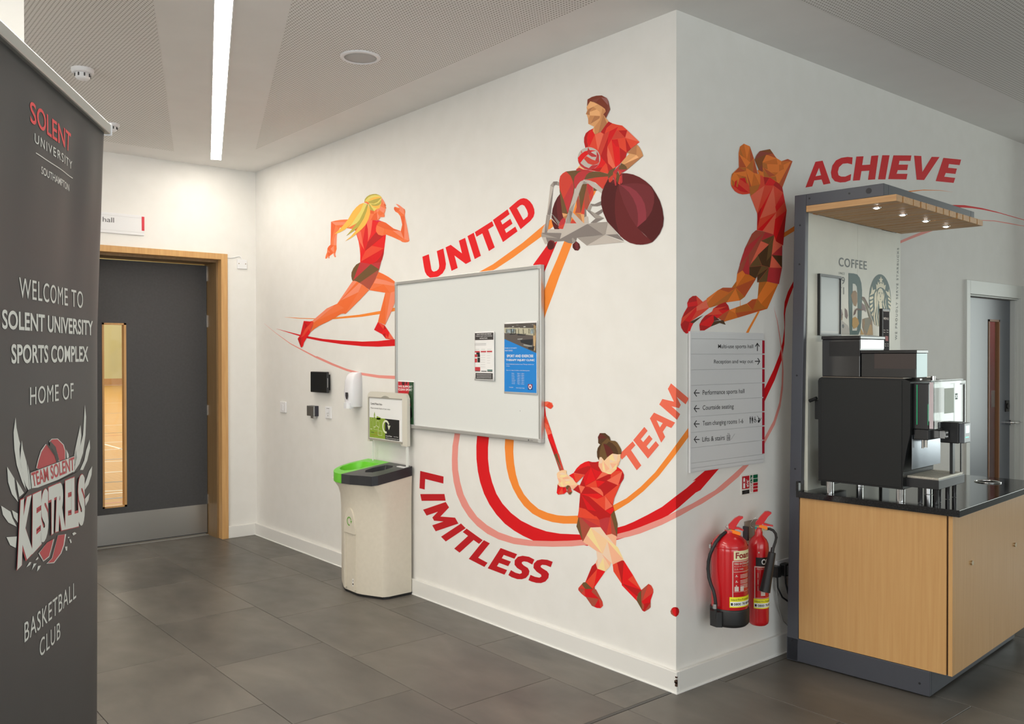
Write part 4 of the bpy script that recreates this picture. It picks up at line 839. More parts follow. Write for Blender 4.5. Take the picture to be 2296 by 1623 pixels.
# printed back panel in two sheets
bpm = add_noise(mat('kiosk_back_panel', rough=.5), 5, (.60, .60, .53), (.66, .66, .58), lo=.35, hi=.65)
MB().box(.072, .031, .818, .0895, .5555, 2.131).build('back_panel', bpm, kt)
MB().box(.072, .5575, .818, .0895, 1.090, 2.131).build('back_panel', bpm, kt)
PK = Plane(kw_(.0898, 0, 0), KX)
def kc(x, y, l=0): h = Mk @ PK.hit(1760+x/5.072, 540+y/5.072); return (h.x+l, h.y, h.z)
def kpoly(name, m, polys, l=0, sm=0):
    if name != 'emblem_print' and '/' in polys:
        for s in polys.split('/'): kpoly(name, m, s, l)
        return
    mb = MB()
    for s in polys.split('/'):
        pts = P(s)
        if sm: pts = smooth_loop(pts)
        for tr in tess([pts]): mb.add([kc(a, b, l) for a, b in tr], [(0, 1, 2)])
    return mb.build(name, m, kt, recalc=False)
def ktext(s, q, l=.0006, m=None, **k):
    mb = MB(); text_fn(mb, s, quad_fn(q, lambda x, y: kc(x, y, l)), **k); return mb.build('lettering', m or pgrey, kt, recalc=False)
pgrey = mat('panel_print_grey', rgb(100, 106, 106), .55); pgreen = mat('panel_print_green', rgb(70, 96, 94), .55); pcream = mat('panel_print_cream', rgb(222, 216, 190), .55)
brown = mat('panel_print_brown', rgb(150, 124, 96), .6); leafg = mat('panel_print_leaf', rgb(130, 126, 108), .6); ochre = mat('panel_print_ochre', rgb(186, 152, 96), .6); mauve = mat('panel_print_mauve', rgb(128, 112, 110), .6); palef = mat('panel_print_pale', rgb(176, 174, 168), .6)
ktext('COFFEE', [(612, 288), (930, 330), (930, 232), (612, 185)], bold=.012, spacing=1.15)
ktext('SINCE', [(611, 378), (678, 386), (678, 360), (611, 351)], spacing=1.3); ktext('19', [(612, 485), (680, 496), (680, 412), (612, 404)], bold=.004); ktext('71', [(608, 602), (672, 610), (672, 528), (608, 522)], bold=.004)
mb = MB(); o_ = P('722,366 780,370 822,382 850,420 868,480 876,560 876,700 870,900 858,1010 835,1068 735,1068 722,700'); h_ = P('770,485 800,490 818,520 826,600 828,960 818,1020 765,1020')
for tr in tess([o_, h_]): mb.add([kc(a, b, .0004) for a, b in tr], [(0, 1, 2)])
mb.build('letter_print', pgreen, kt, recalc=False)
kpoly('bean_print', brown, '750,620 770,572 800,565 818,590 822,690 808,745 785,735 765,690/612,850 640,830 655,860 650,900 630,915 612,890/880,890 960,868 990,900 1000,1070 960,1072 905,1070 880,980', .0008)
kpoly('bean_print', ochre, '765,880 800,862 830,890 842,940 820,980 780,1000 762,960/900,900 985,960 1000,1070 980,1070 925,1068 940,1000 900,940/862,990 900,1065 858,1068', .0010)
kpoly('leaf_print', mauve, '622,755 645,780 658,840 640,880 612,890/682,765 705,790 715,850 705,890 682,860/870,700 905,730 918,770 920,810 900,790 870,790', .0008)
kpoly('leaf_print', leafg, '900,880 940,872 985,900 960,960 930,1060 895,1000 905,950/870,640 905,660 930,720 985,900 960,880 900,690 872,668', .0012)
kpoly('flower_print', palef, '605,930 640,900 680,935 712,960 730,1000 735,1064 612,1064 640,1010 606,990', .0012); kpoly('flower_print', pgrey, '645,955 662,945 672,970 664,995 648,985', .0014)
kpoly('branch_print', mat('panel_print_twig', rgb(110, 92, 86), .6), '875,632 902,640 915,662 958,750 955,770 905,680 880,655/775,850 790,790 815,765 866,775 866,790 812,785 800,830', .0014)
ell = [(1080+125*math.cos(k*math.pi/20), 675+296*math.sin(k*math.pi/20)) for k in range(40)]
kpoly('emblem_print', pgreen, ' '.join('%.1f,%.1f' % p_ for p_ in ell), .0004)
kpoly('emblem_print', pcream, '1090,400 1098,432 1114,434 1102,452 1108,484 1090,466 1072,484 1078,452 1066,434 1082,432/1034,488 1050,505 1056,458 1072,492 1090,474 1108,492 1118,465 1126,508 1146,498 1136,560 1112,536 1084,526 1056,540 1040,562/'
      '988,512 1000,560 1030,548 1010,600 960,625 978,590/1182,545 1176,585 1142,565 1160,610 1200,655 1192,600/960,640 1002,628 1004,650 985,665 960,668/962,690 1000,672 996,700 968,712/962,740 998,712 994,742 968,764/968,790 1002,750 1000,785 976,812/980,838 1006,800 1006,838 992,862/'
      '1200,660 1172,640 1170,662 1200,686/1203,706 1172,680 1172,706 1203,732/1203,750 1174,722 1176,752 1200,780/1020,600 1045,560 1040,640 1042,740 1022,860 1034,960 1015,945 1004,860 1020,760 1014,660/1058,560 1050,640 1060,700 1052,780 1048,870 1060,972 1046,966 1034,870 1046,760 1044,640/1134,580 1128,640 1120,700 1134,760 1144,790 1132,790 1112,720 1118,640/1150,640 1146,700 1152,760 1166,790 1156,790 1140,730 1140,680', .0008)
fc = [(1084+36*math.cos(k*math.pi/12), 620+82*math.sin(k*math.pi/12)) for k in range(24)]
kpoly('emblem_print', pcream, ' '.join('%.1f,%.1f' % p_ for p_ in fc)+'/1066,700 1102,700 1106,780 1112,970 1066,972 1062,850 1074,760', .0010)
kpoly('emblem_print', pgreen, '1062,588 1078,584 1080,592 1062,596/1094,586 1110,590 1110,597 1094,593/1062,600 1078,600 1070,607/1094,600 1110,602 1102,608/1084,596 1088,640 1080,642/1074,662 1094,662 1084,670', .0012)
ktext('WE PROUDLY SERVE STARBUCKS', [(1275, 1125), (1297, 80), (1277, 80), (1253, 1125)], spacing=1.35, bold=.006)
# cabinet
MB().box(.062, 0, .117, .726, .018, .789).build('side_panel', beech, kt, bevel=.0008, seg=1)
MB().box(.7335, 0, .117, .751, .020, .789).build('edge_panel', beech, kt, bevel=.0008, seg=1)
MB().box(.722, .012, .117, .7345, .018, .789).build('shadow_gap', mat('gap_dark', rgb(50, 34, 20), .8), kt)
fp = MB().box(.7335, .021, .117, .751, KD, .789).build('front_panel', beech, kt, bevel=.0008, seg=1)
for y, z in ((.217, .559), (.80, .549)): MB().cyl((.751, y, z), (.758, y, z), .010, 20).build('cupboard_lock', mat('lock_brass', (.55, .46, .32), .3, .9), fp)
MB().box(.062, KD-.018, .117, .733, KD, .789).build('side_panel', beech, kt)
MB().box(.058, -.022, .790, .785, KD+.02, .819).build('worktop', add_noise(mat('black_worktop', rough=.09, spec=.6), 220, (.008, .008, .009), (.03, .03, .032), lo=.45, hi=.75), kt, bevel=.0015)
MB().box(.058, -.022, .819, .0715, KD+.0, .865).build('upstand', MATS['black_worktop'], kt)
MB().lathe([(.052, .000), (.060, .000), (.062, .003), (.058, .0055), (.052, .004), (.052, .000)], (.590, .935, .819), 40, caps=(0, 0)).build('waste_ring', chrome, kt)
MB().lathe([(.0515, .0003), (.001, .0003)], (.590, .935, .819), 32, caps=(0, 0)).build('waste_hole', mat('hole_black', (.003, .003, .003), .9), kt)

def kthing(name, label, cat, x, y, z): return thing(name, label, cat, kw_(x, y, z), KA)
# framed glossy board on the back panel
a_, b_ = Mk @ PK.hit(1760+368/5.072, 540+382/5.072), Mk @ PK.hit(1760+608/5.072, 540+1080/5.072)
t = kthing('framed_board', 'pale glossy board in a black frame on the kiosk back panel, left of the emblem', 'frame', .0905, a_.y, b_.z)
w_, h_ = b_.y-a_.y, a_.z-b_.z+.004
MB().box(0, 0, 0, .014, .010, h_).box(0, w_-.006, 0, .014, w_, h_).box(0, .010, 0, .014, w_-.006, .008).box(0, .010, h_-.012, .014, w_-.006, h_).build('frame', black, t)
MB().box(.002, .010, .008, .008, w_-.006, h_-.012).build('glazed_sheet', mat('glazed_sheet', rgb(160, 166, 166), .38), t)
MB().box(.008, .014, .016, .0086, .017, h_-.018).box(.008, w_-.016, .016, .0086, w_-.013, h_-.018).box(.008, .014, .016, .0086, w_-.013, .019).build('inner_border', mat('border_pale', rgb(205, 206, 200), .4), t)
# dark menu stand
a_, b_ = Mk @ PK.hit(1760+1108/5.072, 540+768/5.072), Mk @ PK.hit(1760+1180/5.072, 540+1240/5.072)
t = kthing('menu_stand', 'narrow black menu card standing behind the coffee hoppers', 'menu', .16, .80, .82)
Ms = mw(t).inverted(); PM = Plane(kw_(.178, 0, 0), KX)
def mc(x, y, l=.0): h = Ms @ PM.hit(1760+x/5.072, 540+y/5.072); return (h.x+l, h.y, h.z)
p1, p2 = mc(1110, 768), mc(1190, 1240)
MB().box(0, p1[1], 0, .018, p2[1], p1[2]).build('holder', black, t, bevel=.002)
MB().box(.0181, p1[1]+.008, p2[2]-.1, .0186, p2[1]-.006, p1[2]-.012).build('card', mat('menu_card', rgb(34, 26, 30), .7, spec=.15), t)
k_ = MB()
text_fn(k_, 'MENU', quad_fn([(1120, 895), (1176, 900), (1176, 872), (1120, 868)], lambda x, y: mc(x, y, .0012)), bold=.02)
for x, y, ww in [(1118, 795, 66)]+[(1118+34*i, 1010+24*j, 22) for i in range(2) for j in range(2)]+[(1134+26*i, 1168+22*j, 16) for i in range(2) for j in range(2)]:
    k_.add([mc(x, y, .001), mc(x+ww, y+3, .001), mc(x+ww, y+9, .001), mc(x, y+6, .001)], [(0, 1, 2, 3)])
k_.build('card_print', mat('menu_pale', rgb(190, 182, 176), .6), t, recalc=False)
k_ = MB(); k_.add([mc(1140, 1080, .001), mc(1172, 1085, .001), mc(1172, 1140, .001), mc(1140, 1135, .001)], [(0, 1, 2, 3)]); k_.build('card_picture', mat('menu_red', rgb(140, 52, 48), .6), t, recalc=False)

# coffee machine
t = kthing('coffee_machine', 'large black bean-to-cup coffee machine with hoppers on the kiosk counter', 'coffee machine', 0, 0, .8205)
Z = .8205
mblk = mat('machine_black', (.009, .010, .0105), .45, spec=.35); mgl = mat('machine_gloss', (.01, .01, .012), .12, spec=.6)
for x, y, h, r in ((.205, .022, .055, .017), (.528, .020, .055, .018), (.205, .33, .055, .017), (.528, .33, .055, .018)): 
    k_ = MB().cyl((x, y, 0), (x, y, h), r, 24).build('foot', chrome, t, bevel=.002)
MB().prism([(.158, .876-Z), (.155, 1.34-Z), (.160, 1.352-Z), (.172, 1.358-Z), (.545, 1.358-Z), (.575, 1.345-Z), (.575, 1.12-Z), (.560, 1.05-Z), (.545, .95-Z), (.545, .876-Z)], .003, .345, f=lambda a, b, z: (a, z, b)).build('body', mblk, t, bevel=.003)
MB().box(.172, .0, .884-Z, .540, .003, 1.349-Z).build('side_skin', mat('machine_side', (.011, .012, .012), .45, spec=.35), t, bevel=.001)
MB().box(.176, .0, 1.3585-Z, .545, .345, 1.3605-Z).build('top_trim', mat('trim_copper', (.30, .25, .2), .3, .7), t)
MB().cyl((.149, .002, 1.26-Z), (.112, .006, 1.245-Z), .008).box(.120, .10, .84-Z, .153, .30, 1.01-Z).box(.130, .02, 1.16-Z, .155, .05, 1.25-Z).build('rear_hose_box', mblk, t, bevel=.002)
smoke = mat('hopper_smoke', (.018, .018, .020), .10, spec=.7)
hp1 = MB().box(.166, .020, 1.3605-Z, .346, .275, 1.532-Z).build('bean_hopper', smoke, t, bevel=.003)
MB().box(.163, .016, 1.532-Z, .350, .280, 1.548-Z).build('hopper_lid', mgl, hp1, bevel=.003)
MB().box(.202, .0186, 1.455-Z, .345, .0199, 1.522-Z).build('bean_patch', mat('beans_dark', (.004, .004, .005), .25), hp1)  # dark bean-coloured sheet on the hopper side
MB().box(.3462, .026, 1.490-Z, .3475, .270, 1.530-Z).build('front_window', mat('window_mirror', (.70, .74, .74), .06, 1), hp1)
hp2 = MB().box(.352, .020, 1.3605-Z, .593, .140, 1.468-Z).build('bean_hopper', smoke, t, bevel=.003)
MB().box(.350, .016, 1.468-Z, .597, .144, 1.482-Z).build('hopper_lid', mgl, hp2, bevel=.002)
MB().box(.412, .0186, 1.400-Z, .592, .0199, 1.466-Z).build('bean_patch', mat('beans_brown', rgb(58, 46, 42), .3), hp2)
MB().box(.5932, .022, 1.364-Z, .5945, .138, 1.467-Z).build('front_window', mat('window_teal', rgb(110, 128, 130), .3, .4), hp2)
MB().box(.575, .030, 1.140-Z, .640, .150, 1.338-Z).build('brewing_head', mgl, t, bevel=.003)
k_ = MB().box(.592, .0285, 1.16-Z, .5945, .0300, 1.332-Z).box(.6385, .0285, 1.16-Z, .6400, .0300, 1.25-Z); k_.build('green_light', mat('green_glow', (0, .1, .04), .3, emit=(0, .75, .28), es=.28), t)
MB().box(.545, .02, 1.346-Z, .655, .395, 1.352-Z).build('head_cover', glass, t)
pe = MB().box(.646, .022, 1.138-Z, .666, .405, 1.350-Z).build('front_door', clear_glass('door_acrylic', (.80, .82, .82), .012), t, bevel=.006)
MB().box(.648, .0212, 1.146-Z, .664, .0222, 1.344-Z).build('door_edge', mat('edge_pink', rgb(206, 192, 196), .3), pe)
MB().box(.6662, .14, 1.205-Z, .6668, .25, 1.315-Z).build('paper_notice', mat('notice_pale', rgb(196, 204, 190), .6), pe)
k_ = MB()
for dy_, dz_ in ((0, 0), (.012, 0), (.024, 0), (0, .012), (.024, .012), (0, .024), (.012, .024), (.024, .024)): k_.box(.6662, .268+dy_*.8, 1.262+dz_*.8-Z, .6666, .268+dy_*.8+.008, 1.262+dz_*.8+.008-Z)
k_.build('door_mark', mat('mark_darkgreen', rgb(20, 60, 44), .5), pe)
MB().box(.6662, .372, 1.14-Z, .670, .378, 1.332-Z).box(.6662, .33, 1.328-Z, .670, .378, 1.332-Z).build('door_seal', black, pe)
MB().cyl((.600, .19, 1.350-Z), (.600, .19, 1.366-Z), .010).cyl((.60, .05, 1.352-Z), (.60, .05, 1.358-Z), .006).build('lock_knob', chrome, t)
MB().box(.5752, .02, .965-Z, .5775, .34, 1.115-Z).build('splash_plate', mat('splash_steel', (.26, .28, .31), .2, 1), t)
k_ = MB().box(.578, .03, 1.095-Z, .640, .37, 1.140-Z); k_.build('spout_bridge', mgl, t, bevel=.003)
MB().cyl((.615, .070, 1.145-Z), (.615, .070, 1.060-Z), .007).cyl((.600, .075, 1.12-Z), (.600, .075, 1.055-Z), .005).build('milk_spout', mat('spout_satin', (.45, .42, .38), .3, .9), t)
MB().box(.640, .155, 1.095-Z, .662, .20, 1.128-Z).build('cup_sensor', steel, t, bevel=.001)
k_ = MB(); k_.box(.6622, .160, 1.100-Z, .6628, .195, 1.106-Z).box(.6622, .160, 1.117-Z, .6628, .195, 1.123-Z).box(.6622, .160, 1.1-Z, .6628, .166, 1.123-Z); k_.build('sensor_mark', paper, t)
k_ = MB().box(.52, .040, .886-Z, .680, .345, .926-Z); k_.build('drip_tray', mat('tray_black', (.02, .02, .022), .3), t, bevel=.002)
gr_ = MB()
for i in range(17): gr_.box(.530+i*.0088, .05, .926-Z, .5345+i*.0088, .335, .935-Z)
for i in range(5): gr_.box(.530, .05+.069*i, .926-Z, .675, .056+.069*i, .934-Z)
gr_.build('drip_grille', mat('grille_metal', (.62, .58, .50), .45, .5), t)
for x, y in ((.60, .05), (.662, .06), (.645, .14), (.645, .24), (.645, .32), (.56, .32)): MB().cyl((x, y, 0), (x, y, .066), .0095, 18).build('tray_foot', mgl, t)
MB().box(.545, .352, .93-Z, .662, .356, 1.14-Z).build('side_glass', glass, t)
MB().box(.658, .352, .90-Z, .663, .357, 1.14-Z).build('glass_edge', black, t)
cr_ = MB().box(.622, .212, 1.072-Z, .700, .295, 1.164-Z).build('payment_reader', black, t, bevel=.004)
MB().box(.700, .214, 1.074-Z, .722, .293, 1.162-Z).build('reader_face', mat('reader_grey', rgb(92, 96, 102), .3), cr_, bevel=.004)
MB().box(.7221, .232, 1.118-Z, .7226, .275, 1.150-Z).build('reader_screen', mat('reader_screen', (.2, .3, .3), .2, emit=(.55, .85, .80), es=.6), cr_)
MB().box(.7221, .232, 1.098-Z, .7226, .268, 1.101-Z).build('status_light', mat('status_green', (0, .4, .2), .3, emit=(0, 1, .4), es=2), cr_)
MB().box(.655, .235, .935-Z, .668, .262, 1.072-Z).build('reader_bracket', black, t)
# ---------------------------------------------------------------- the printed wall mural (flat vinyl, wraps the wall corner)
PAL = dict(A='e5171b', B='bb191a', C='e64830', D='ee6c52', E='d9131b', F='d34233', G='c0363a', H='ab4f3d', I='6e5230', J='533922', K='652a23', Z='d91b5c',
           a='f9cca0', b='f6b795', c='f0d1b7', d='f8dc9e', e='ed6f36', f='ee7846', g='f08b6c', h='e6612e', i='fab94e', j='e2d16d', k='b6a649',
           l='f6b77e', m='e2a56f', n='cf8f5d', o='b97c52', p='813c2b', q='87483c', r='9b6560', s='c2b9b1', t='a19891', u='847b77',
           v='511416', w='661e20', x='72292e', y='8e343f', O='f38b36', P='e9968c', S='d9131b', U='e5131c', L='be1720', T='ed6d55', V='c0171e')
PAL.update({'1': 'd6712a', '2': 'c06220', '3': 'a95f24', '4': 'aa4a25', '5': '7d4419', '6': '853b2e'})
CROP = dict(R1=(720, 420, 8.114), R2=(660, 600, 8.5417), W1=(1290, 200, 8.1125), W2=(1200, 380, 8.115), W3=(1340, 370, 8.5437), H1=(1220, 960, 8.115), H2=(1280, 1130, 6.49), H0=(1180, 880, 3.121),
            V1=(1630, 310, 8.5437), V2=(1630, 490, 8.5437), V3=(1520, 620, 11.48), U=(920, 420, 6.753), L=(920, 1040, 5.597), T=(1380, 860, 8.117), AC=(1760, 320, 4.2836), BL=(1460, 1340, 7.06), P=(0, 0, 1),
            S1=(980, 960, 5.797), S2=(1520, 720, 3.959), S3=(1500, 300, 3.528), S4=(2040, 420, 8.97), S5=(600, 780, 5.411), S6=(590, 400, 4.057))
MM = {c: mat('mural_ink_'+h, hexc(h, 1.35 if c in '123456V' else 1.04), .6, spec=.25) for c, h in PAL.items()}  # inks found only on wall B are brightened to offset its dimmer light
LIFT0 = {'mural_stripe': .0005, 'mural_word': .0007}
def mural(name, label, cat, parts, group=None):
    """parts: (part name, crop, 'C:x,y x,y .../C:...') drawn in order, each piece a hair above the last"""
    allm = []; k = 0; first = None; done = []
    for pn, cr_, data in parts:
        x0, y0, s = CROP[cr_]; mb = MB(); cols = []
        for poly in data.split('/'):
            poly = poly.strip()
            if not poly: continue
            c, rest = poly.split(':'); loops = [[(x0+a/s, y0+b/s) for a, b in P(q)] for q in rest.split('|')]
            if c[0] == '*': c = c[1:]; loops = [smooth_loop(q, 4) for q in loops]
            if c not in cols: cols.append(c)
            k += 1; lift = LIFT0.get(name, .0009)+.000018*k-(.0002 if 'broad red' in label else .0001 if label.startswith('orange') else 0)
            for tr in tess(loops):
                for side, pl_ in ((-1, PA), (1, PB)):
                    q = clip(tr, side)
                    if q: mb.add([pl_.hit(a, b, lift) for a, b in q], [tuple(range(len(q)))], cols.index(c))
        done.append((pn, mb, cols))
    pts = [p_ for _, mb, _ in done for p_ in mb.v]
    c = Vector((sum(p_[0] for p_ in pts)/len(pts), sum(p_[1] for p_ in pts)/len(pts), min(p_[2] for p_ in pts)))
    t = thing(name, label, cat, c, 0, group)
    for pn, mb, cols in done:
        mb.v = [tuple(Vector(p_)-c) for p_ in mb.v]; mb.build(pn, [MM[q] for q in cols], t, recalc=False)
    return t
def ribbon(c, up, lo):           # two edges -> one outline
    return c+':'+up+' '+' '.join(lo.split()[::-1])
def conv(cr_, s):                # crop -> picture coordinates, as text
    x0, y0, k = CROP[cr_]; return ' '.join('%.2f,%.2f' % (x0+a/k, y0+b/k) for a, b in P(s))
def rib(c, *segs): return c+':'+' '.join(conv(cr_, u) for cr_, u, _ in segs)+' '+' '.join(' '.join(conv(cr_, l).split()[::-1]) for cr_, _, l in segs[::-1])
mural('mural_stripe', 'salmon pink curved stripe of the wall mural, outermost of the three stripes', 'mural', [('stripe', 'P', r_) for r_ in ([
    rib('P', ('S6', '10,1320 120,1408 250,1500 480,1618', '10,1321 120,1412 250,1508 470,1628'), ('S5', '600,100 800,190 960,253 1040,275 1130,298 1350,330 1548,338 1700,330 1900,290', '560,110 780,210 960,280 1130,328 1350,365 1548,378 1720,368 1920,330')),
    rib('P', ('S1', '228,-60 228,64 200,230 192,400 195,540 215,700 255,860 320,1010 410,1150 520,1270 650,1370 800,1445 1000,1505 1200,1530 1500,1540 1750,1535 1960,1515', '320,-60 300,72 275,230 267,400 272,540 300,700 345,860 420,1010 520,1150 650,1260 800,1350 1000,1420 1250,1460 1500,1467 1700,1462 1880,1450'),
        ('H0', '500,1050 635,1025 720,1008 800,985 950,925 1080,860 1186,800', '500,1020 635,990 720,968 800,940 950,880 1060,825 1186,765'),
        ('S2', '210,1623 400,1500 540,1380 635,1270 740,1130 768,1090 860,920 910,760 933,600 938,450 930,300 910,150 885,0', '120,1623 330,1500 480,1370 585,1275 700,1130 768,1035 850,880 900,720 920,560 925,420 918,280 900,140 880,0'),
        ('S3', '845,1430 830,1370', '842,1430 829,1368')),
    rib('P', ('S4', '-1200,1800 -700,1340 -350,1140 0,990 260,885 700,760 1100,680 1420,655 1700,665 2000,715 2296,775 2500,830', '-1180,1840 -680,1390 -340,1190 0,1045 250,950 700,790 1100,705 1480,672 1700,683 2000,735 2296,785 2500,836'))])], 'stripes of the wall mural')
mural('mural_stripe', 'broad red curved stripe of the wall mural running under the hockey player', 'mural', [('stripe', 'P', r_) for r_ in ([
    rib('S', ('S6', '120,1367 330,1420', '120,1368 330,1434'), ('R2', '250,1312 550,1365 900,1395 1300,1415 1600,1405 1925,1370 2300,1300', '235,1350 500,1405 900,1465 1300,1505 1600,1515 1925,1500 2300,1450')),
    rib('S', ('S1', '640,-300 560,-120 520,97 510,230 512,400 530,560 560,700 610,850 680,990 770,1120 880,1240 1000,1330 1120,1400 1250,1460 1500,1480 1700,1475 1950,1528 2060,1500', '800,-300 710,-120 675,115 662,250 662,400 680,560 715,700 770,850 850,980 960,1100 1090,1200 1250,1280 1420,1340 1600,1370 1870,1382 2060,1360'),
        ('H0', '637,1030 720,1005 800,950 950,890 1060,810 1186,700', '637,945 690,930 750,905 850,855 950,800 1040,730 1120,670 1186,612'),
        ('S2', '200,1500 370,1303 560,1100 700,850 768,715 860,520 920,350 945,200 950,60 951,-60', '130,1420 260,1310 480,1120 650,850 768,600 850,430 900,300 930,180 945,60 945,-60'),
        ('S3', '918,1530 915,1450 925,1380 950,1300 985,1210 1080,1000', '910,1500 908,1420 915,1330 940,1250 985,1165 1070,980')),
    rib('S', ('U', '1860,1170 2070,880 2225,818', '1960,1500 2000,1350 2225,820'), ),
    rib('S', ('S4', '300,420 600,370 880,352 1100,358 1450,415 1750,490 2296,650 2500,720', '300,460 600,430 1040,404 1250,418 1500,455 1800,520 2296,660 2500,730'))])], 'stripes of the wall mural')
mural('mural_stripe', 'orange curved stripe of the wall mural, innermost of the three stripes', 'mural', [('stripe', 'P', r_) for r_ in ([
    rib('O', ('S6', '195,1262 300,1266', '195,1263 300,1272'), ('R2', '100,964 400,970 790,950 1250,900 1640,830 1925,765 2300,660', '100,976 400,984 780,985 1300,940 1630,890 1925,830 2300,730'),
        ('U', '800,1400 1075,1262 1250,1165 1500,985 1700,840 2020,570 2150,465 2400,220', '850,1480 1300,1230 1560,1060 1800,880 1985,745 2155,600 2400,380')),
    rib('O', ('W2', '1065,390 1063,430 750,570 715,680 530,1300 400,1623', '1110,385 1080,450 900,700 800,1000 672,1345 565,1623'), ('P', '1232,620 1217,660 1202,700 1190,735 1165,800 1145,870 1134,940', '1254,620 1240,660 1225,700 1212,740 1188,800 1166,870 1153,940'),
        ('S1', '885,138 880,250 890,400 905,520 935,650 985,780 1050,900 1130,1010 1240,1110 1370,1180 1500,1220 1640,1240 1820,1240 1900,1238', '997,150 990,300 1000,450 1025,600 1065,740 1130,860 1215,960 1320,1050 1440,1100 1560,1130 1680,1140 1840,1135 1900,1130'),
        ('H0', '560,860 618,832 720,770 820,690 930,580 1040,440 1143,300', '560,815 605,790 700,740 800,660 900,560 1000,430 1143,235'), ('S2', '300,760 630,98', '240,760 606,98'), ('S3', '640,1550 718,1405', '620,1550 702,1405')),
    rib('O', ('S3', '560,1390 562,1320', '565,1390 565,1320')),
    rib('O', ('V2', '900,520 1090,360 1295,235 2000,-250', '900,420 1100,265 1290,145 2000,-330'),),
    rib('O', ('S4', '-700,330 -300,160 0,92 260,62 600,64 870,97', '-700,270 -300,110 0,70 280,46 600,56 870,96'))])], 'stripes of the wall mural')
def word(label, cr_, letters): return mural('mural_word', label, 'mural lettering', [('letter', cr_, l) for l in letters], 'words of the wall mural')
word('red word UNITED curving above the whiteboard', 'U', ['U:182,1050 280,1012 300,1130 318,1235 330,1262 355,1277 400,1262 430,1232 438,1190 430,1120 400,965 500,925 540,1160 530,1230 490,1300 430,1345 370,1370 300,1368 250,1330 222,1280 205,1200',
  'U:533,908 612,870 782,998 735,808 830,764 920,1118 840,1160 668,1032 717,1220 624,1264', 'U:865,738 960,686 1068,1036 975,1086', 'U:977,676 1237,512 1263,582 1178,638 1278,908 1190,965 1090,697 1002,748',
  'U:1250,494 1472,332 1504,406 1368,507 1394,562 1514,476 1547,549 1428,636 1452,690 1590,594 1622,666 1403,829', 'U:1495,313 1620,205 1665,175 1715,163 1765,175 1810,210 1850,265 1875,330 1880,390 1865,445 1820,505 1670,634|1614,315 1665,272 1695,263 1728,280 1765,345 1782,400 1775,440 1712,494'])
word('dark red word LIMITLESS curving down beside the recycling bin', 'L', ['L:124,87 417,158 414,246 186,189 180,321 115,305', 'L:124,378 428,377 443,462 142,463', 'L:445,477 486,546 378,660 562,674 604,748 318,845 275,770 415,722 298,712 276,672 345,600 204,648 160,574',
  'L:636,747 695,806 445,973 385,913', 'L:706,811 909,957 862,1003 794,954 618,1113 551,1062 724,903 658,854', 'L:922,956 998,996 851,1177 969,1240 929,1292 733,1191', 'L:1133,1055 1340,1132 1307,1190 1172,1141 1147,1183 1262,1225 1228,1283 1113,1241 1087,1283 1214,1331 1181,1389 971,1309',
  'L:1557,1200 1530,1262 1470,1230 1425,1222 1400,1232 1400,1250 1425,1275 1475,1305 1495,1345 1485,1390 1450,1430 1400,1447 1340,1445 1270,1420 1230,1395 1262,1332 1320,1365 1375,1380 1400,1368 1395,1340 1340,1305 1308,1265 1310,1210 1350,1165 1410,1152 1490,1165',
  'L:1787,1228 1762,1295 1700,1270 1655,1265 1635,1280 1640,1298 1670,1318 1715,1345 1740,1380 1732,1430 1695,1475 1640,1495 1580,1492 1520,1475 1482,1458 1508,1392 1560,1415 1620,1427 1645,1412 1640,1388 1585,1352 1545,1305 1550,1250 1590,1210 1650,1197 1720,1203'])
word('coral word TEAM climbing across the wall corner', 'T', ['T:312,1050 363,1122 282,1210 470,1488 387,1576 198,1300 117,1382 88,1340 95,1262', 'T:525,787 584,858 460,1011 504,1064 613,934 673,1007 564,1140 607,1194 733,1046 792,1120 590,1364 323,1028',
  'T:701,527 1085,708 1015,808 930,771 860,876 904,968 832,1074 626,632|748,668 860,718 807,797', 'T:1010,-5 1335,270 1277,377 1115,240 1188,387 1158,446 1020,412 1178,555 1120,659 796,379 853,279 1063,327 953,95'])
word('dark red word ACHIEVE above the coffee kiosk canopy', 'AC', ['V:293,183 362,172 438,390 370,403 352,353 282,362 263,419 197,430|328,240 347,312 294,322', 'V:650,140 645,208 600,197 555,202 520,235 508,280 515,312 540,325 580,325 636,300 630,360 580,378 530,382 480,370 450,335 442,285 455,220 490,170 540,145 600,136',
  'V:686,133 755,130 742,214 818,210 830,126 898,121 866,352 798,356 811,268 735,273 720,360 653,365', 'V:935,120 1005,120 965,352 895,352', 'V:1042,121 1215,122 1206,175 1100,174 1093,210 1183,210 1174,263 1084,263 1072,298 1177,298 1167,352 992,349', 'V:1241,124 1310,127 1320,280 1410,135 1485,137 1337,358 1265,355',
  'V:1522,145 1692,162 1678,215 1575,204 1568,240 1652,248 1638,300 1545,290 1530,326 1636,338 1620,386 1448,368'])
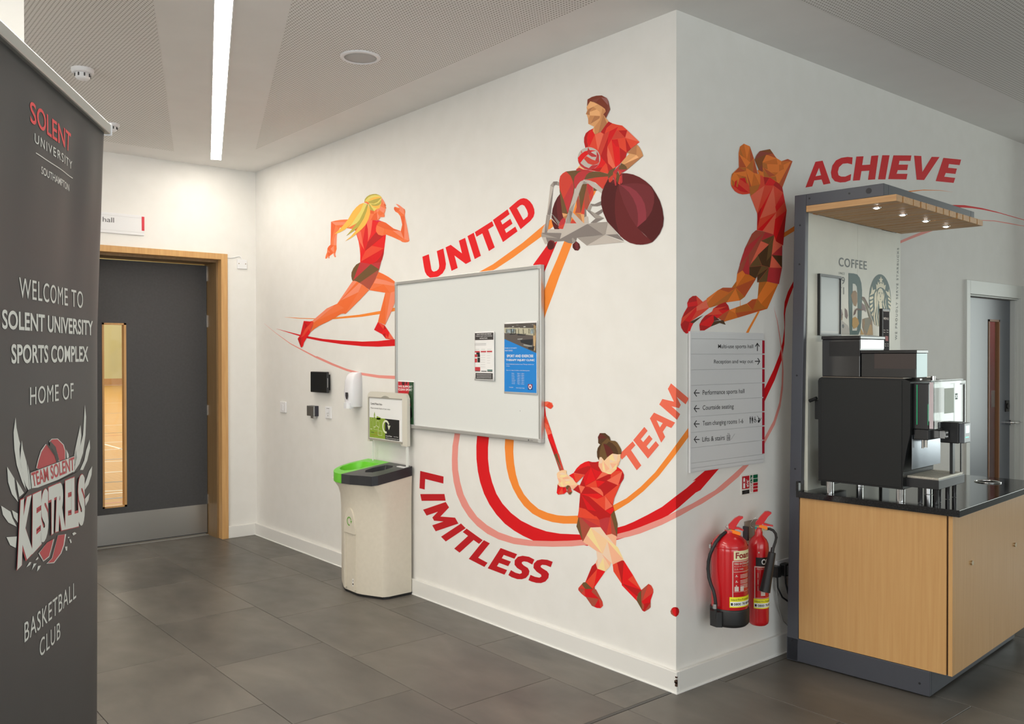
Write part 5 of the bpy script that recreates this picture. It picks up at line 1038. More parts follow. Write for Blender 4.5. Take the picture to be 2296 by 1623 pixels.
mural('mural_runner', 'printed figure of a running blonde woman in a red vest, left of the whiteboard', 'mural figure', [
 ('arm', 'R1', 'f:180,625 260,605 340,592 420,585 500,583 560,600 640,640 620,760 550,755 450,740 345,733 320,780 290,830 285,900 280,1050 283,1120 265,1180 258,1210 263,1240 272,1262 262,1272 245,1268 230,1240 224,1200 180,1230 150,1250 152,1285 145,1294 133,1285 130,1250 108,1290 90,1298 76,1293 78,1265 90,1225 108,1180 115,1110 135,1075 170,1045 175,900/h:180,625 262,690 190,960 170,1045 175,900/g:180,625 250,633 450,632 470,640 430,685 265,690/e:262,690 430,683 560,752 450,740 345,733 330,760/g:292,828 285,900 279,1055 225,1050 228,960 255,880/e:225,1055 280,1055 283,1120 265,1180 250,1200 232,1185/h:170,1045 225,1055 170,1120 215,1190 150,1255 125,1230 115,1110 135,1075/g:232,1065 235,1180 170,1120/g:224,1190 245,1200 262,1240 270,1265 245,1268 230,1240/g:120,1130 165,1190 130,1180'),
 ('vest', 'R1', 'A:615,770 640,640 700,600 935,585 1000,590 1060,600 1110,620 1050,650 1000,740 1000,800 1040,860 1110,880 1180,860 1150,1100 1135,1220 1110,1310 1090,1355 1000,1385 900,1400 800,1395 710,1360 712,1240 700,1100 680,980 640,850/D:830,600 935,585 922,700 900,850 850,990 845,900 850,760 825,640/E:820,640 850,760 855,900 850,990 800,1155 755,1000 800,700/C:800,640 820,650 790,800 755,1000 720,800 690,780/D:640,830 700,790 720,800 755,1000 785,1135 700,990/C:640,850 700,1000 730,1070 720,1180 712,1240 700,1100 680,980/B:1000,815 1040,860 1110,880 1140,878 920,1060 800,1155 850,990/C:920,1060 1140,1108 720,1350 800,1165/E:1135,1115 1125,1150 1085,1230 1000,1340 920,1390 850,1400 720,1355/B:1140,1115 1135,1220 1110,1310 1090,1355 930,1388 1010,1340 1085,1250/Z:935,583 1000,590 1110,618 1060,625 1010,620'),
 ('arm', 'R1', 'e:1050,622 1110,618 1180,645 1240,690 1320,750 1400,785 1450,795 1475,680 1460,600 1440,525 1400,470 1350,440 1325,400 1325,370 1340,352 1400,370 1425,375 1390,335 1357,300 1400,310 1440,335 1500,385 1520,400 1530,440 1522,520 1550,650 1585,830 1608,970 1580,995 1530,1002 1480,995 1440,968 1300,905 1180,858 1110,880 1040,860 1000,800 998,740/h:1050,622 1110,618 1180,645 1240,690 1320,750 1450,795 1300,785 1145,750 1010,690/f:1010,690 1148,750 1130,870 1110,880 1040,860 1000,800 998,740/g:1300,785 1450,798 1505,940/h:1475,680 1460,600 1440,525 1520,520 1510,940 1450,795/g:1522,520 1608,970 1510,945/f:1440,968 1390,910 1505,950 1608,970 1580,995 1530,1002 1480,995/g:1425,375 1390,335 1357,300 1400,310 1440,335 1500,385 1510,440 1515,500 1470,470 1430,430 1400,420 1430,400/h:1325,400 1325,370 1340,360 1380,400 1430,410 1400,425 1350,420 1390,460 1350,440'),
 ('face', 'R1', 'f:890,410 960,400 1050,380 1080,320 1095,240 1100,190 1130,230 1155,270 1170,310 1182,328 1170,345 1186,378 1172,390 1170,430 1150,480 1158,525 1145,542 1080,540 1060,580 1020,605 935,590 890,600 840,610 890,480/h:895,415 960,435 960,482 892,475/h:960,485 1015,455 1025,600 900,595/g:1015,455 1065,540 1030,600 1022,560/e:1050,430 1135,470 1085,515 1040,480/g:1070,340 1170,385 1165,430 1135,465 1050,400/g:1100,190 1130,230 1155,270 1165,300 1140,310 1100,250/g:1010,400 1050,390 1050,430 1015,450/h:1140,320 1155,290 1182,328 1170,345 1186,378 1160,350'),
 ('hair', 'R1', 'j:785,265 795,215 830,170 880,138 940,122 1000,120 1050,138 1085,160 1105,185 1095,210 1092,290 1060,380 1010,395 965,435 890,412 870,330 850,300/k:785,265 795,215 830,170 880,138 940,122 1000,120 1050,138 1085,160 1040,145 980,138 920,150 860,180 815,225 795,262/i:845,245 900,205 960,180 1020,172 1080,172 1100,180 950,225/k:850,260 950,225 1102,183 1020,270 960,295 880,290/k:900,305 980,310 1050,280 1095,225 1085,290 1050,325 1000,340 940,335/i:890,310 940,335 1000,340 1050,325 1085,300 1060,360 1045,385 1000,385 930,350/k:870,310 880,305 965,435 890,412/i:775,280 700,310 640,360 580,430 530,510 490,580 420,670 340,760 240,852 340,820 430,770 500,710 560,660 650,560 720,430 760,330/j:775,285 835,300 780,430 740,540 690,620 620,670 540,710 485,740 560,660 640,540 720,420/k:840,305 855,310 830,430 790,540 740,640 680,720 600,790 455,885 520,810 600,710 700,590 770,450/i:855,310 890,400 892,480 860,580 810,680 740,760 640,850 540,925 435,980 540,890 620,800 700,690 780,560 830,430/e:780,275 800,260 830,258 860,275 877,293 865,308 845,305 820,285'),
 ('leg', 'R2', 'e:1115,255 1150,250 1200,265 1245,290 1320,335 1385,380 1430,430 1250,620 1100,770 980,885 940,878 900,885 860,905 760,970 640,1035 480,1110 380,1175 310,1235 370,1055 345,1020 400,970 620,780 820,690/g:1115,255 1160,252 1200,265 880,630 825,688/g:1245,290 1295,315 1225,470 890,630/f:1300,315 1430,430 975,885 1030,790 1230,470/f:820,690 950,775 400,1035 375,1050/g:620,780 765,730 375,1050 345,1020 400,970'),
 ('leg', 'R2', 'f:1610,80 1700,120 1800,175 1870,225 1925,268 1990,330 2000,420 1985,520 1925,660 1880,790 1740,1095 1600,1040 1660,790 1740,480 1430,430 1500,320 1560,205/e:1610,80 1700,120 1800,175 1870,225 1925,268 1960,300 1925,310 1750,245 1570,205/g:1570,205 1750,245 1925,310 1980,330 1925,355 1720,320 1520,298/e:1440,428 1710,320 1830,480 1740,478/e:1745,485 1740,1095 1600,1040 1660,790/g:1845,480 1925,450 1985,430 1985,520 1925,660 1880,790 1740,1095'),
 ('shorts', 'R2', 'I:1260,-103 1185,-60 1130,10 1095,90 1090,160 1100,220 1115,255 1150,250 1200,265 1245,290 1320,335 1385,380 1437,425 1500,320 1560,205 1600,90 1623,31 1660,-111 1465,-69 1350,-70/G:1260,-103 1465,-69 1125,245/G:1465,-69 1660,-111 1623,31/H:1618,35 1600,90 1560,205 1500,320 1437,425 1320,335 1250,290'),
 ('shoe', 'R2', 'E:180,1020 300,1030 345,1020 370,1055 325,1150 305,1240 250,1320 220,1360 180,1440 165,1505 130,1532 62,1360 100,1310 120,1270/B:180,1030 245,1110 205,1180/C:345,1020 370,1055 300,1235 275,1170 180,1310 130,1335 205,1180 270,1110/A:275,1175 300,1240 250,1320 180,1440 165,1505 130,1532 180,1310/B:62,1362 130,1335 125,1530'),
 ('shoe', 'R2', 'E:1600,1040 1725,1100 1820,1240 1905,1365 1850,1378 1750,1360 1680,1275 1525,1190/C:1605,1045 1725,1100 1705,1180/B:1725,1100 1765,1165 1705,1185/A:1765,1165 1820,1240 1800,1340 1680,1265 1705,1185/B:1690,1270 1745,1260 1745,1355/C:1750,1280 1800,1340 1850,1378 1750,1360/D:1820,1240 1905,1365 1850,1375 1800,1340')])
mural('mural_wheelchair_player', 'printed figure of a wheelchair player holding a ball, above the whiteboard', 'mural figure', [
 ('wheel', 'W2', 'v:455,440 400,510 350,610 315,720 300,850 305,960 330,1040 350,1088 430,1090 440,1080 420,1000 480,960 510,870 490,780/w:455,440 410,520 390,640 395,760 415,900 440,950 520,880 490,780'),
 ('leg', 'W2', 'I:560,35 740,15 900,10 830,60 740,110 715,200 720,330 700,450 590,810 490,790 445,400 437,200/F:560,35 640,110 680,200 705,320 690,430 510,545 470,450 440,330 437,200 455,120 500,70/G:675,240 705,320 690,450 590,800 515,540/I:445,350 515,545 585,812 490,785'),
 ('leg', 'W2', 'I:860,265 940,260 900,480 830,790 795,450/H:790,460 830,790 725,790 755,680 750,560/H:940,280 1000,600 940,740 895,700 885,530/F:890,530 900,700 895,820 832,800/G:935,265 960,255 1050,325 980,475/F:1050,325 1065,420 1050,500 1005,600 980,475/I:1055,325 1140,380 1065,390/G:700,220 720,130 780,60 860,15 960,10 1070,35 960,80 890,180 800,250 730,360 712,300/I:890,185 930,100 980,55 1070,35 1180,42 1330,82 1325,125 1100,145/F:890,190 1100,145 1325,125 1325,170 1230,360 1100,240 980,195'),
 ('foot', 'W2', 'm:490,790 590,815 510,865/o:590,820 550,930 510,865/m:825,810 893,820 890,985 850,940/o:725,790 825,810 860,960 800,900/G:515,872 550,905 553,940 540,985 430,1035 430,1000 460,930/F:430,1035 540,985 505,1082 440,1080 418,1050/F:680,900 755,982 635,978'),
 ('frame', 'W2', 's:885,190 970,195 1060,230 1150,290 1232,370 1210,435 1050,320 960,255 890,200/s:885,190 820,220 770,280 730,360 700,440 620,735 640,800 755,560 830,330 865,265/t:615,735 720,600 680,770 640,980 550,980/u:620,740 680,775 635,980/t:885,205 960,250 862,268/s:680,775 725,820 890,985 755,985 660,855/s:895,870 935,850 960,860 972,985 890,985/u:902,708 922,708 932,850 895,870/s:275,290 335,325 290,560 270,830 210,825 245,560/u:330,330 285,780 270,835 220,820/t:275,290 330,220 335,330/u:330,220 400,215 400,285 370,278 340,300 335,325/t:400,215 435,232 435,298 395,285/t:205,825 275,835 235,1060 215,1150 170,1150/u:205,830 200,1000 220,1150 170,1150/s:185,980 170,1150 215,1155 120,1160 130,1090/u:285,780 450,960 420,1010/s:280,790 300,880 420,1025 290,900/u:1005,620 1080,630 1200,575 1200,650 1130,670 1030,665/t:1005,625 1035,660 1000,750 940,745/u:940,745 1000,750 1100,890 1085,885/t:1000,748 1255,885 1100,890/u:1255,885 1100,970 1000,975 1100,890/u:1085,795 1215,720 1232,750 1220,780 1150,830'
   '/s:240,1085 505,1085 540,980 760,980 950,990 450,1265 480,1155 215,1150/u:115,1150 480,1158 450,1265 950,990 1240,1185 760,1240 740,1305 670,1345 600,1335 520,1300 370,1310 230,1340 190,1225/t:110,1160 410,1250 115,1230/t:950,990 1100,965 1315,950 1280,1180 1240,1188/s:1320,950 1500,1175 1280,1185/u:1280,1185 1500,1175 1620,1305/t:760,1240 1270,1185 940,1385/s:1270,1188 1623,1320 940,1385/s:120,1232 190,1230 225,1345 180,1362/t:665,1260 685,1240 740,1300 680,1335'),
 ('caster', 'W2', 'x:237,1310 280,1282 340,1300 365,1350 350,1420 310,1445 270,1440/*v:277,1302 325,1325 338,1385 320,1440 277,1460 235,1440 217,1380 235,1325/v:745,1305 800,1350 818,1420 780,1475 720,1470 680,1420 680,1360/x:745,1305 785,1370 785,1450 775,1475 735,1430 722,1360'),
 ('shirt', 'W1', 'C:320,715 350,815 460,780 575,620 600,585 670,620 760,645 850,660 945,745 1168,960 1010,1085 935,1155 915,1240 820,1350 730,1425 690,1450 600,1540 450,1500 380,1495 250,1470 180,1060 157,960 160,880 190,800 250,750/B:250,750 320,715 240,790 213,870 213,960 235,1045 180,1058 157,960 160,880 190,800/A:320,715 355,825 255,1045 225,1000 213,930 220,840 250,770/D:355,825 400,810 460,780 512,815 410,1120/F:512,815 620,760 590,850 460,1210 415,1115/B:600,585 670,620 570,700 530,815 460,780 575,620/E:780,682 655,915 585,1040 600,840 625,765/B:600,850 585,1040 580,1150 590,1330 685,1450 630,1490 460,1215/F:755,740 900,880 655,915/B:780,750 945,745 905,880/D:945,745 1168,960 905,882/C:655,915 720,1420 650,1200 585,1040/D:585,1040 650,1200 728,1420 690,1445 600,1350 578,1200/A:660,918 740,1040 800,1050 820,1350 730,1425/E:655,918 770,910 800,1050 740,1040/C:775,910 905,882 935,1155 800,1050/B:805,1060 935,1155 915,1240 820,1350/B:910,890 1010,1085 935,1155/A:455,1220 560,1340 490,1420 330,1450 430,1350/B:490,1420 440,1500 260,1470 330,1450/C:550,1345 580,1360 605,1540 440,1500/B:560,1340 690,1450 605,1515 580,1380'),
 ('head', 'W1', 'm:205,325 270,218 340,235 410,270 490,320 540,360 553,410 508,455 555,525 605,585 575,620 480,755 415,800 355,822 318,760 322,710 342,683 235,630 233,545 208,460 190,453 215,390/l:205,325 270,218 405,275 240,360/o:240,360 330,320 260,410 258,470 190,453/n:330,320 385,365 270,410/l:260,415 390,368 445,415 448,485 268,478/n:268,478 350,482 265,635 235,630 233,545/o:350,482 448,488 440,530 270,635/n:495,345 553,410 508,450 415,800 355,822 345,690 445,560/o:508,455 575,620 480,755 415,800'),
 ('hair', 'W1', 'p:222,185 300,140 380,118 480,113 570,160 600,215 633,365 557,525 508,455 553,410 540,360 490,320 410,270 340,235 270,218 212,310/q:290,200 460,150 375,240 340,235/r:470,150 570,160 595,210 597,295/q:600,230 633,365 557,525 590,330'),
 ('arm', 'W1', 'm:1118,1003 1170,1060 1210,1140 1232,1210 1150,1280 945,1460 885,1370 830,1340 915,1240 980,1175 935,1158/o:1118,1003 1110,1195 940,1158/n:1118,1003 1170,1060 1210,1140 1232,1210 1165,1245 1110,1195/l:1110,1200 1150,1243 885,1360/o:1150,1245 1232,1212 945,1460 890,1365/l:80,1385 150,1440 210,1470 20,1450'),
 ('wheel', 'W3', 'v:200,265 235,240 300,290 470,155 560,157 680,180 800,230 920,310 1030,410 1120,550 1190,680 1240,840 1265,1020 1250,1170 1190,1310 1120,1400 1050,1475 950,1510 820,1527 700,1510 600,1480 500,1420 400,1320 300,1210 180,1080 110,920 65,750 65,620 85,510 130,400/w:470,155 560,157 680,180 800,230 920,310 1020,420 900,370 760,350 640,345 470,370/w:390,385 350,520 330,700 330,900 350,1080 400,1280 430,1360 520,1430 620,1490 740,1522 860,1525 960,1508 1050,1475 750,1190 620,990 500,730/w:250,335 300,270 340,390 390,385/x:400,380 440,375 640,348 760,350 900,370 1020,420 1065,500 1085,600 1080,720 1040,870 990,960 925,1045 755,1195 620,990 500,730 420,500/y:425,380 520,390 620,420 740,500 840,620 900,740 930,900 930,1045 755,1195 775,1080 770,930 740,780 680,640 600,520 500,430/s:830,1265 900,1335 960,1395 890,1330'),
 ('glove', 'W2', 'F:1330,165 1415,90 1415,185 1370,235 1345,230/G:1415,40 1440,60 1475,200 1475,290 1455,295 1415,110/I:1340,60 1400,10 1430,0 1415,90 1330,165 1325,90/F:1415,35 1480,90 1470,190 1415,110/I:1500,40 1540,120 1500,250 1475,200 1480,90/F:1500,0 1520,-30 1575,60 1540,115/F:1540,120 1560,110 1545,280 1505,255/G:1560,110 1580,70 1588,230 1560,270 1545,200/G:740,0 800,-35 870,0 990,10 760,30'),
 ('glove', 'W1', 'I:835,1345 890,1370 930,1410 945,1458 785,1460/G:820,1355 690,1500 740,1550 780,1470/G:785,1462 945,1460 855,1520/I:690,1440 735,1422 690,1500 680,1560 600,1610 590,1540 620,1480'),
 ('ball', 'W1', '*s:248,1053 395,1113 455,1260 395,1407 248,1467 101,1407 41,1260 101,1113/A:45,1250 100,1180 170,1130 260,1108 385,1115 300,1135 200,1210 130,1290 90,1345 55,1290/G:232,1050 250,1090 290,1150 385,1205 380,1232 300,1230 240,1190 218,1130/F:100,1105 125,1150 110,1170/F:200,1215 300,1275 435,1325 400,1360 320,1380 230,1350 155,1265/G:45,1280 100,1348 170,1405 245,1435 330,1450 250,1470 170,1450 100,1400 60,1340/G:385,1120 430,1200 435,1325 360,1300 390,1220/G:300,1385 400,1370 435,1330 400,1400 330,1450 245,1435')])
mural('mural_hockey_player', 'printed figure of a hockey player swinging a stick, right of the word LIMITLESS', 'mural figure', [
 ('leg', 'H2', 'c:370,680 460,730 585,850 565,915 500,980 385,940 360,855 385,800/b:385,800 390,930 360,860/d:470,780 500,975 390,940/a:475,780 565,910 500,980/b:450,725 585,855 565,910/b:515,450 600,430 665,465 655,615 560,510/a:285,340 430,335 515,450 660,625 690,640 770,815 745,820 608,878 590,850 460,725 370,680 175,548 230,445/d:285,340 230,445 460,725/c:290,342 430,335 520,450 655,615 460,470/b:230,450 460,725 370,680 175,548/d:470,480 680,625 770,815 530,530/b:535,545 765,810 608,878/c:530,545 605,875 460,735'),
 ('sock', 'H2', 'A:360,858 385,940 500,980 345,1205 320,1230 210,1135 305,905/B:360,858 385,940 215,1135 305,905/C:385,945 335,1200 315,1230 215,1135'),
 ('sock', 'H2', 'A:608,880 745,820 770,822 905,1035 1025,1250 960,1340 960,1410 740,1180 740,1160 620,980/C:608,880 672,850 745,1165 620,980/B:672,850 745,818 770,822 745,1165/C:905,1035 1025,1250 830,1100/B:745,1155 1025,1250 965,1345'),
 ('shoe', 'H2', 'E:180,1140 215,1135 320,1230 345,1200 350,1240 365,1240 460,1420 468,1480 432,1515 380,1512 305,1480 215,1350 150,1300 108,1250 110,1220/I:180,1140 215,1135 315,1235 210,1235 160,1170/F:110,1220 160,1170 210,1235/H:108,1225 200,1240 150,1300/F:150,1300 200,1240 210,1350/E:200,1240 320,1238 300,1275 405,1375 210,1345/H:345,1200 350,1240 365,1240 460,1420 405,1370 300,1275/H:215,1350 405,1378 340,1495 305,1480/F:405,1378 460,1420 468,1480 432,1515'),
 ('shoe', 'H2', 'E:1130,1160 1170,1185 1198,1240 1200,1280 1160,1400 1160,1500 1130,1530 1070,1565 1040,1550 960,1410 965,1340 1025,1250/I:1025,1255 980,1300 965,1350 960,1410 1040,1550 1025,1400/H:1130,1160 1030,1250 1028,1430/F:1130,1160 1170,1185 1198,1240 1200,1285 1040,1410/B:1065,1450 1160,1430 1070,1565 1040,1545/H:1160,1430 1160,1500 1130,1530 1075,1560/H:1030,1420 1065,1470 1060,1520 1040,1545'),
 ('shorts', 'H2', 'F:115,165 410,220 580,155 630,90 680,290 672,475 600,430 515,452 430,335 285,340 175,545 80,325/I:115,170 175,545 80,325/H:118,170 285,340 175,545/G:120,172 425,330 285,340/G:412,222 580,158 515,450 430,335/F:575,170 590,430 515,450/H:580,170 672,470 590,430/I:630,90 680,290 672,475 580,155'),
 ('stick', 'H0', 'D:113,65 150,62 180,72 188,95 175,113 160,112 140,98 120,95 100,100 98,75/C:135,95 162,65 188,95 170,115/A:108,80 130,95 137,160 115,195 105,140/C:137,160 178,280 150,300 115,205/D:115,200 150,225 178,280 148,298'),
 ('stick', 'H1', 'D:10,-20 70,-10 138,88 60,130/C:62,-15 110,-5 138,85/A:60,130 138,90 260,465 180,485/B:60,150 75,170 230,455 180,485/I:180,485 230,455 330,750/F:230,455 265,465 360,765 325,765/H:180,485 330,765 280,775'),
 ('shirt', 'H1', 'B:850,690 940,740 1060,790 1100,790 1215,835 1270,780 1330,740 1330,700 1400,750 1430,790 1453,850 1445,920 1395,1000 1275,1275 1250,1400 1275,1495 1210,1580 1195,1623 610,1623 615,1590 630,1500 655,1190 530,1120 620,1030 650,1035 710,895 740,845/B:810,597 870,615 940,615 1000,600 990,660 1050,780 1060,790 980,780 900,740 850,700/A:540,805 590,730 660,660 740,615 810,597 850,700 740,845 535,815/B:540,805 600,765 700,715 800,685 848,692 840,740 740,845/C:535,818 740,847 585,998/A:450,858 535,812 585,998 520,910/E:850,700 900,740 980,780 1060,790 940,940 870,720/A:850,700 940,940 745,1045 800,860/E:740,845 830,740 800,860 745,1045 710,890/B:710,895 745,1055 650,1035/D:1060,790 1110,790 1175,835 945,940/B:1215,838 1205,915 1145,950 1110,968 945,942 1175,845/C:1215,835 1270,780 1350,775 1425,785 1145,952 1210,910/D:1425,785 1350,1040 1140,952/A:1330,700 1400,750 1425,782 1350,775 1270,780 1310,745/B:1430,790 1453,850 1445,920 1395,990 1352,1020/C:940,945 970,1078 830,1072 745,1055/A:940,945 1110,972 975,1075/B:1110,972 1140,955 1325,1040 1080,1240 1060,1140 1020,1095 975,1078'
   '/D:620,1030 745,1065 670,1190/B:530,1120 620,1030 665,1190/B:745,1070 830,1072 980,1190 670,1190/D:830,1072 975,1080 1030,1110 1070,1170 1080,1240/A:670,1195 980,1190 1075,1240 965,1290 800,1240/C:1330,1040 1395,1000 1275,1275 1250,1400 1110,1235 1080,1240/C:810,1235 965,1290 1080,1240 1110,1235 1110,1495/D:1110,1235 1250,1420 1110,1497/A:1110,1497 1255,1435 1275,1490 1210,1565/E:675,1210 945,1510 790,1480/C:640,1440 750,1470 945,1620 610,1620 620,1590/A:245,1018 290,1065 345,1072 400,1070 410,1155 360,1195 255,1210 228,1175/B:245,1018 290,1065 235,1140/C:325,1080 350,1195 255,1208/B:345,1072 385,1070 350,1140/B:780,1480 1210,1560 1195,1600 1000,1662 930,1600/C:610,1590 950,1600 1000,1662 640,1620'),
 ('stick', 'H1', 'I:390,1080 430,1035 465,1040 490,1100 440,1140/H:465,1050 508,1155 480,1200 450,1205 410,1150/F:480,1090 508,1155 460,1160/I:450,1170 490,1155 505,1165 480,1205 455,1205'),
 ('hand', 'H1', 'a:230,830 250,800 310,765 370,758 408,765 408,830 450,870 500,905 620,1030 520,1120 490,1090 470,1050 430,1035 380,1065 345,1070 290,1060 245,1020 270,980 240,900/d:280,880 310,850 430,850 350,900/c:270,825 330,800 405,840 330,850/b:240,900 290,920 320,990 270,980/d:290,1000 320,960 355,1060 330,1070/d:380,980 465,960 465,1010 390,1010/b:380,1020 465,1035 520,1120 620,1030 480,1040/c:370,930 465,920 465,960 400,960/b:330,900 440,880 465,920 350,930'),
 ('head', 'H1', 'a:1010,525 1045,525 1095,590 1150,530 1190,490 1240,455 1270,465 1390,475 1385,590 1360,630 1358,670 1325,695 1320,745 1215,835 1175,835 1045,785 990,690 990,640/c:1010,525 1045,525 1065,590 1045,640 1000,630/b:990,640 1045,640 1060,600 1065,780 1045,785 990,690/d:1060,600 1120,785 1065,760/b:1085,610 1190,740 1120,785/d:1190,500 1240,475 1290,600 1185,565/c:1250,470 1340,478 1320,600 1290,600/c:1190,570 1290,600 1200,630/b:1200,640 1325,645 1245,730/c:1195,640 1240,730 1195,740/d:1325,640 1320,745 1250,740/d:1120,790 1200,810 1215,835 1175,835/b:1360,600 1385,590 1360,630 1358,670 1325,695 1330,640'),
 ('hair', 'H1', 'I:983,205 1015,88 1110,88 1190,155 1210,225 1290,230 1330,260 1400,380 1405,470 1340,475 1240,460 1150,530 1095,590 1045,525 1010,525 995,585 965,520 960,430 975,360 1020,295 983,270/J:983,205 1150,180 1065,260 1020,295 983,270/K:1015,88 1150,178 983,205 978,160/J:1015,88 1110,88 1190,155 1210,225 1150,178/J:1020,295 1060,270 1030,340 1010,430 1005,520 995,585 965,520 960,430 975,360/K:1075,280 1140,300 1200,350 1265,450 1190,490 1150,530/J:1080,275 1140,285 1180,240 1240,270 1310,340 1345,430 1345,475 1240,460 1265,450 1200,350 1140,300')])
mural('mural_ball', 'small red ball printed low across the wall corner above the skirting', 'mural figure', [('ball', 'BL', 'E:325,170 350,152 385,147 420,155 440,185 445,225 430,270 395,302 350,285 315,255 304,215/H:325,170 304,215 315,255 350,285 385,298 340,240/B:330,168 350,152 385,147 420,155 440,185 445,225 430,270 395,302 420,240 410,190 370,165')])
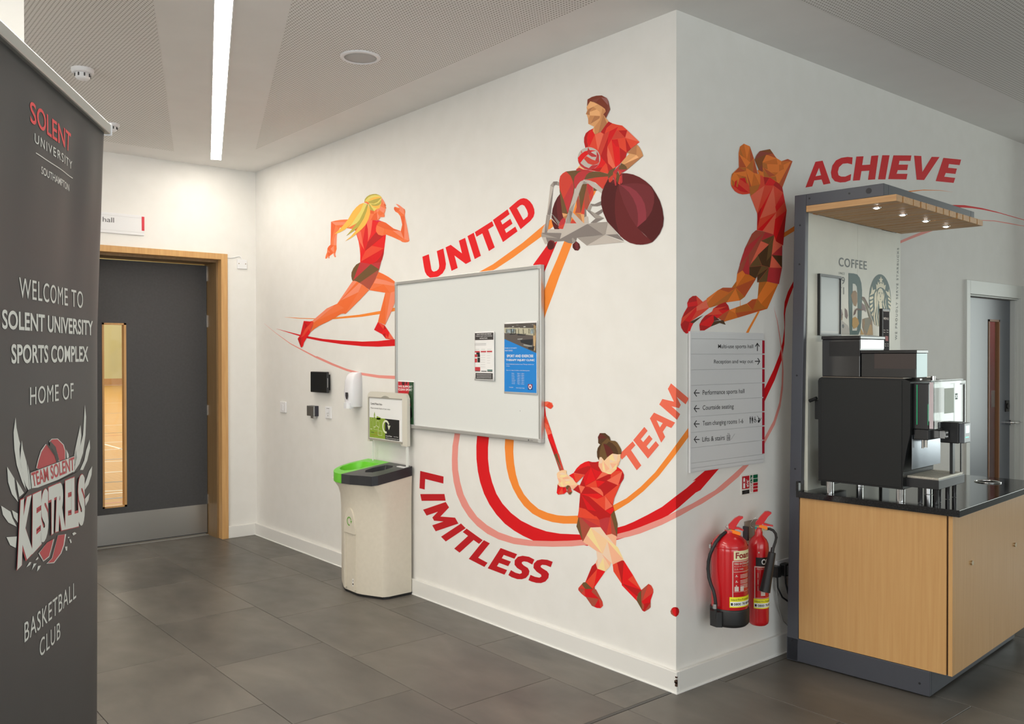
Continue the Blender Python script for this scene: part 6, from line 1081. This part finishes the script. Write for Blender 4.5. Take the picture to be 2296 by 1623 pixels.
mural('mural_volleyball_player', 'printed figure of a leaping player behind the direction board with arms raised', 'mural figure', [
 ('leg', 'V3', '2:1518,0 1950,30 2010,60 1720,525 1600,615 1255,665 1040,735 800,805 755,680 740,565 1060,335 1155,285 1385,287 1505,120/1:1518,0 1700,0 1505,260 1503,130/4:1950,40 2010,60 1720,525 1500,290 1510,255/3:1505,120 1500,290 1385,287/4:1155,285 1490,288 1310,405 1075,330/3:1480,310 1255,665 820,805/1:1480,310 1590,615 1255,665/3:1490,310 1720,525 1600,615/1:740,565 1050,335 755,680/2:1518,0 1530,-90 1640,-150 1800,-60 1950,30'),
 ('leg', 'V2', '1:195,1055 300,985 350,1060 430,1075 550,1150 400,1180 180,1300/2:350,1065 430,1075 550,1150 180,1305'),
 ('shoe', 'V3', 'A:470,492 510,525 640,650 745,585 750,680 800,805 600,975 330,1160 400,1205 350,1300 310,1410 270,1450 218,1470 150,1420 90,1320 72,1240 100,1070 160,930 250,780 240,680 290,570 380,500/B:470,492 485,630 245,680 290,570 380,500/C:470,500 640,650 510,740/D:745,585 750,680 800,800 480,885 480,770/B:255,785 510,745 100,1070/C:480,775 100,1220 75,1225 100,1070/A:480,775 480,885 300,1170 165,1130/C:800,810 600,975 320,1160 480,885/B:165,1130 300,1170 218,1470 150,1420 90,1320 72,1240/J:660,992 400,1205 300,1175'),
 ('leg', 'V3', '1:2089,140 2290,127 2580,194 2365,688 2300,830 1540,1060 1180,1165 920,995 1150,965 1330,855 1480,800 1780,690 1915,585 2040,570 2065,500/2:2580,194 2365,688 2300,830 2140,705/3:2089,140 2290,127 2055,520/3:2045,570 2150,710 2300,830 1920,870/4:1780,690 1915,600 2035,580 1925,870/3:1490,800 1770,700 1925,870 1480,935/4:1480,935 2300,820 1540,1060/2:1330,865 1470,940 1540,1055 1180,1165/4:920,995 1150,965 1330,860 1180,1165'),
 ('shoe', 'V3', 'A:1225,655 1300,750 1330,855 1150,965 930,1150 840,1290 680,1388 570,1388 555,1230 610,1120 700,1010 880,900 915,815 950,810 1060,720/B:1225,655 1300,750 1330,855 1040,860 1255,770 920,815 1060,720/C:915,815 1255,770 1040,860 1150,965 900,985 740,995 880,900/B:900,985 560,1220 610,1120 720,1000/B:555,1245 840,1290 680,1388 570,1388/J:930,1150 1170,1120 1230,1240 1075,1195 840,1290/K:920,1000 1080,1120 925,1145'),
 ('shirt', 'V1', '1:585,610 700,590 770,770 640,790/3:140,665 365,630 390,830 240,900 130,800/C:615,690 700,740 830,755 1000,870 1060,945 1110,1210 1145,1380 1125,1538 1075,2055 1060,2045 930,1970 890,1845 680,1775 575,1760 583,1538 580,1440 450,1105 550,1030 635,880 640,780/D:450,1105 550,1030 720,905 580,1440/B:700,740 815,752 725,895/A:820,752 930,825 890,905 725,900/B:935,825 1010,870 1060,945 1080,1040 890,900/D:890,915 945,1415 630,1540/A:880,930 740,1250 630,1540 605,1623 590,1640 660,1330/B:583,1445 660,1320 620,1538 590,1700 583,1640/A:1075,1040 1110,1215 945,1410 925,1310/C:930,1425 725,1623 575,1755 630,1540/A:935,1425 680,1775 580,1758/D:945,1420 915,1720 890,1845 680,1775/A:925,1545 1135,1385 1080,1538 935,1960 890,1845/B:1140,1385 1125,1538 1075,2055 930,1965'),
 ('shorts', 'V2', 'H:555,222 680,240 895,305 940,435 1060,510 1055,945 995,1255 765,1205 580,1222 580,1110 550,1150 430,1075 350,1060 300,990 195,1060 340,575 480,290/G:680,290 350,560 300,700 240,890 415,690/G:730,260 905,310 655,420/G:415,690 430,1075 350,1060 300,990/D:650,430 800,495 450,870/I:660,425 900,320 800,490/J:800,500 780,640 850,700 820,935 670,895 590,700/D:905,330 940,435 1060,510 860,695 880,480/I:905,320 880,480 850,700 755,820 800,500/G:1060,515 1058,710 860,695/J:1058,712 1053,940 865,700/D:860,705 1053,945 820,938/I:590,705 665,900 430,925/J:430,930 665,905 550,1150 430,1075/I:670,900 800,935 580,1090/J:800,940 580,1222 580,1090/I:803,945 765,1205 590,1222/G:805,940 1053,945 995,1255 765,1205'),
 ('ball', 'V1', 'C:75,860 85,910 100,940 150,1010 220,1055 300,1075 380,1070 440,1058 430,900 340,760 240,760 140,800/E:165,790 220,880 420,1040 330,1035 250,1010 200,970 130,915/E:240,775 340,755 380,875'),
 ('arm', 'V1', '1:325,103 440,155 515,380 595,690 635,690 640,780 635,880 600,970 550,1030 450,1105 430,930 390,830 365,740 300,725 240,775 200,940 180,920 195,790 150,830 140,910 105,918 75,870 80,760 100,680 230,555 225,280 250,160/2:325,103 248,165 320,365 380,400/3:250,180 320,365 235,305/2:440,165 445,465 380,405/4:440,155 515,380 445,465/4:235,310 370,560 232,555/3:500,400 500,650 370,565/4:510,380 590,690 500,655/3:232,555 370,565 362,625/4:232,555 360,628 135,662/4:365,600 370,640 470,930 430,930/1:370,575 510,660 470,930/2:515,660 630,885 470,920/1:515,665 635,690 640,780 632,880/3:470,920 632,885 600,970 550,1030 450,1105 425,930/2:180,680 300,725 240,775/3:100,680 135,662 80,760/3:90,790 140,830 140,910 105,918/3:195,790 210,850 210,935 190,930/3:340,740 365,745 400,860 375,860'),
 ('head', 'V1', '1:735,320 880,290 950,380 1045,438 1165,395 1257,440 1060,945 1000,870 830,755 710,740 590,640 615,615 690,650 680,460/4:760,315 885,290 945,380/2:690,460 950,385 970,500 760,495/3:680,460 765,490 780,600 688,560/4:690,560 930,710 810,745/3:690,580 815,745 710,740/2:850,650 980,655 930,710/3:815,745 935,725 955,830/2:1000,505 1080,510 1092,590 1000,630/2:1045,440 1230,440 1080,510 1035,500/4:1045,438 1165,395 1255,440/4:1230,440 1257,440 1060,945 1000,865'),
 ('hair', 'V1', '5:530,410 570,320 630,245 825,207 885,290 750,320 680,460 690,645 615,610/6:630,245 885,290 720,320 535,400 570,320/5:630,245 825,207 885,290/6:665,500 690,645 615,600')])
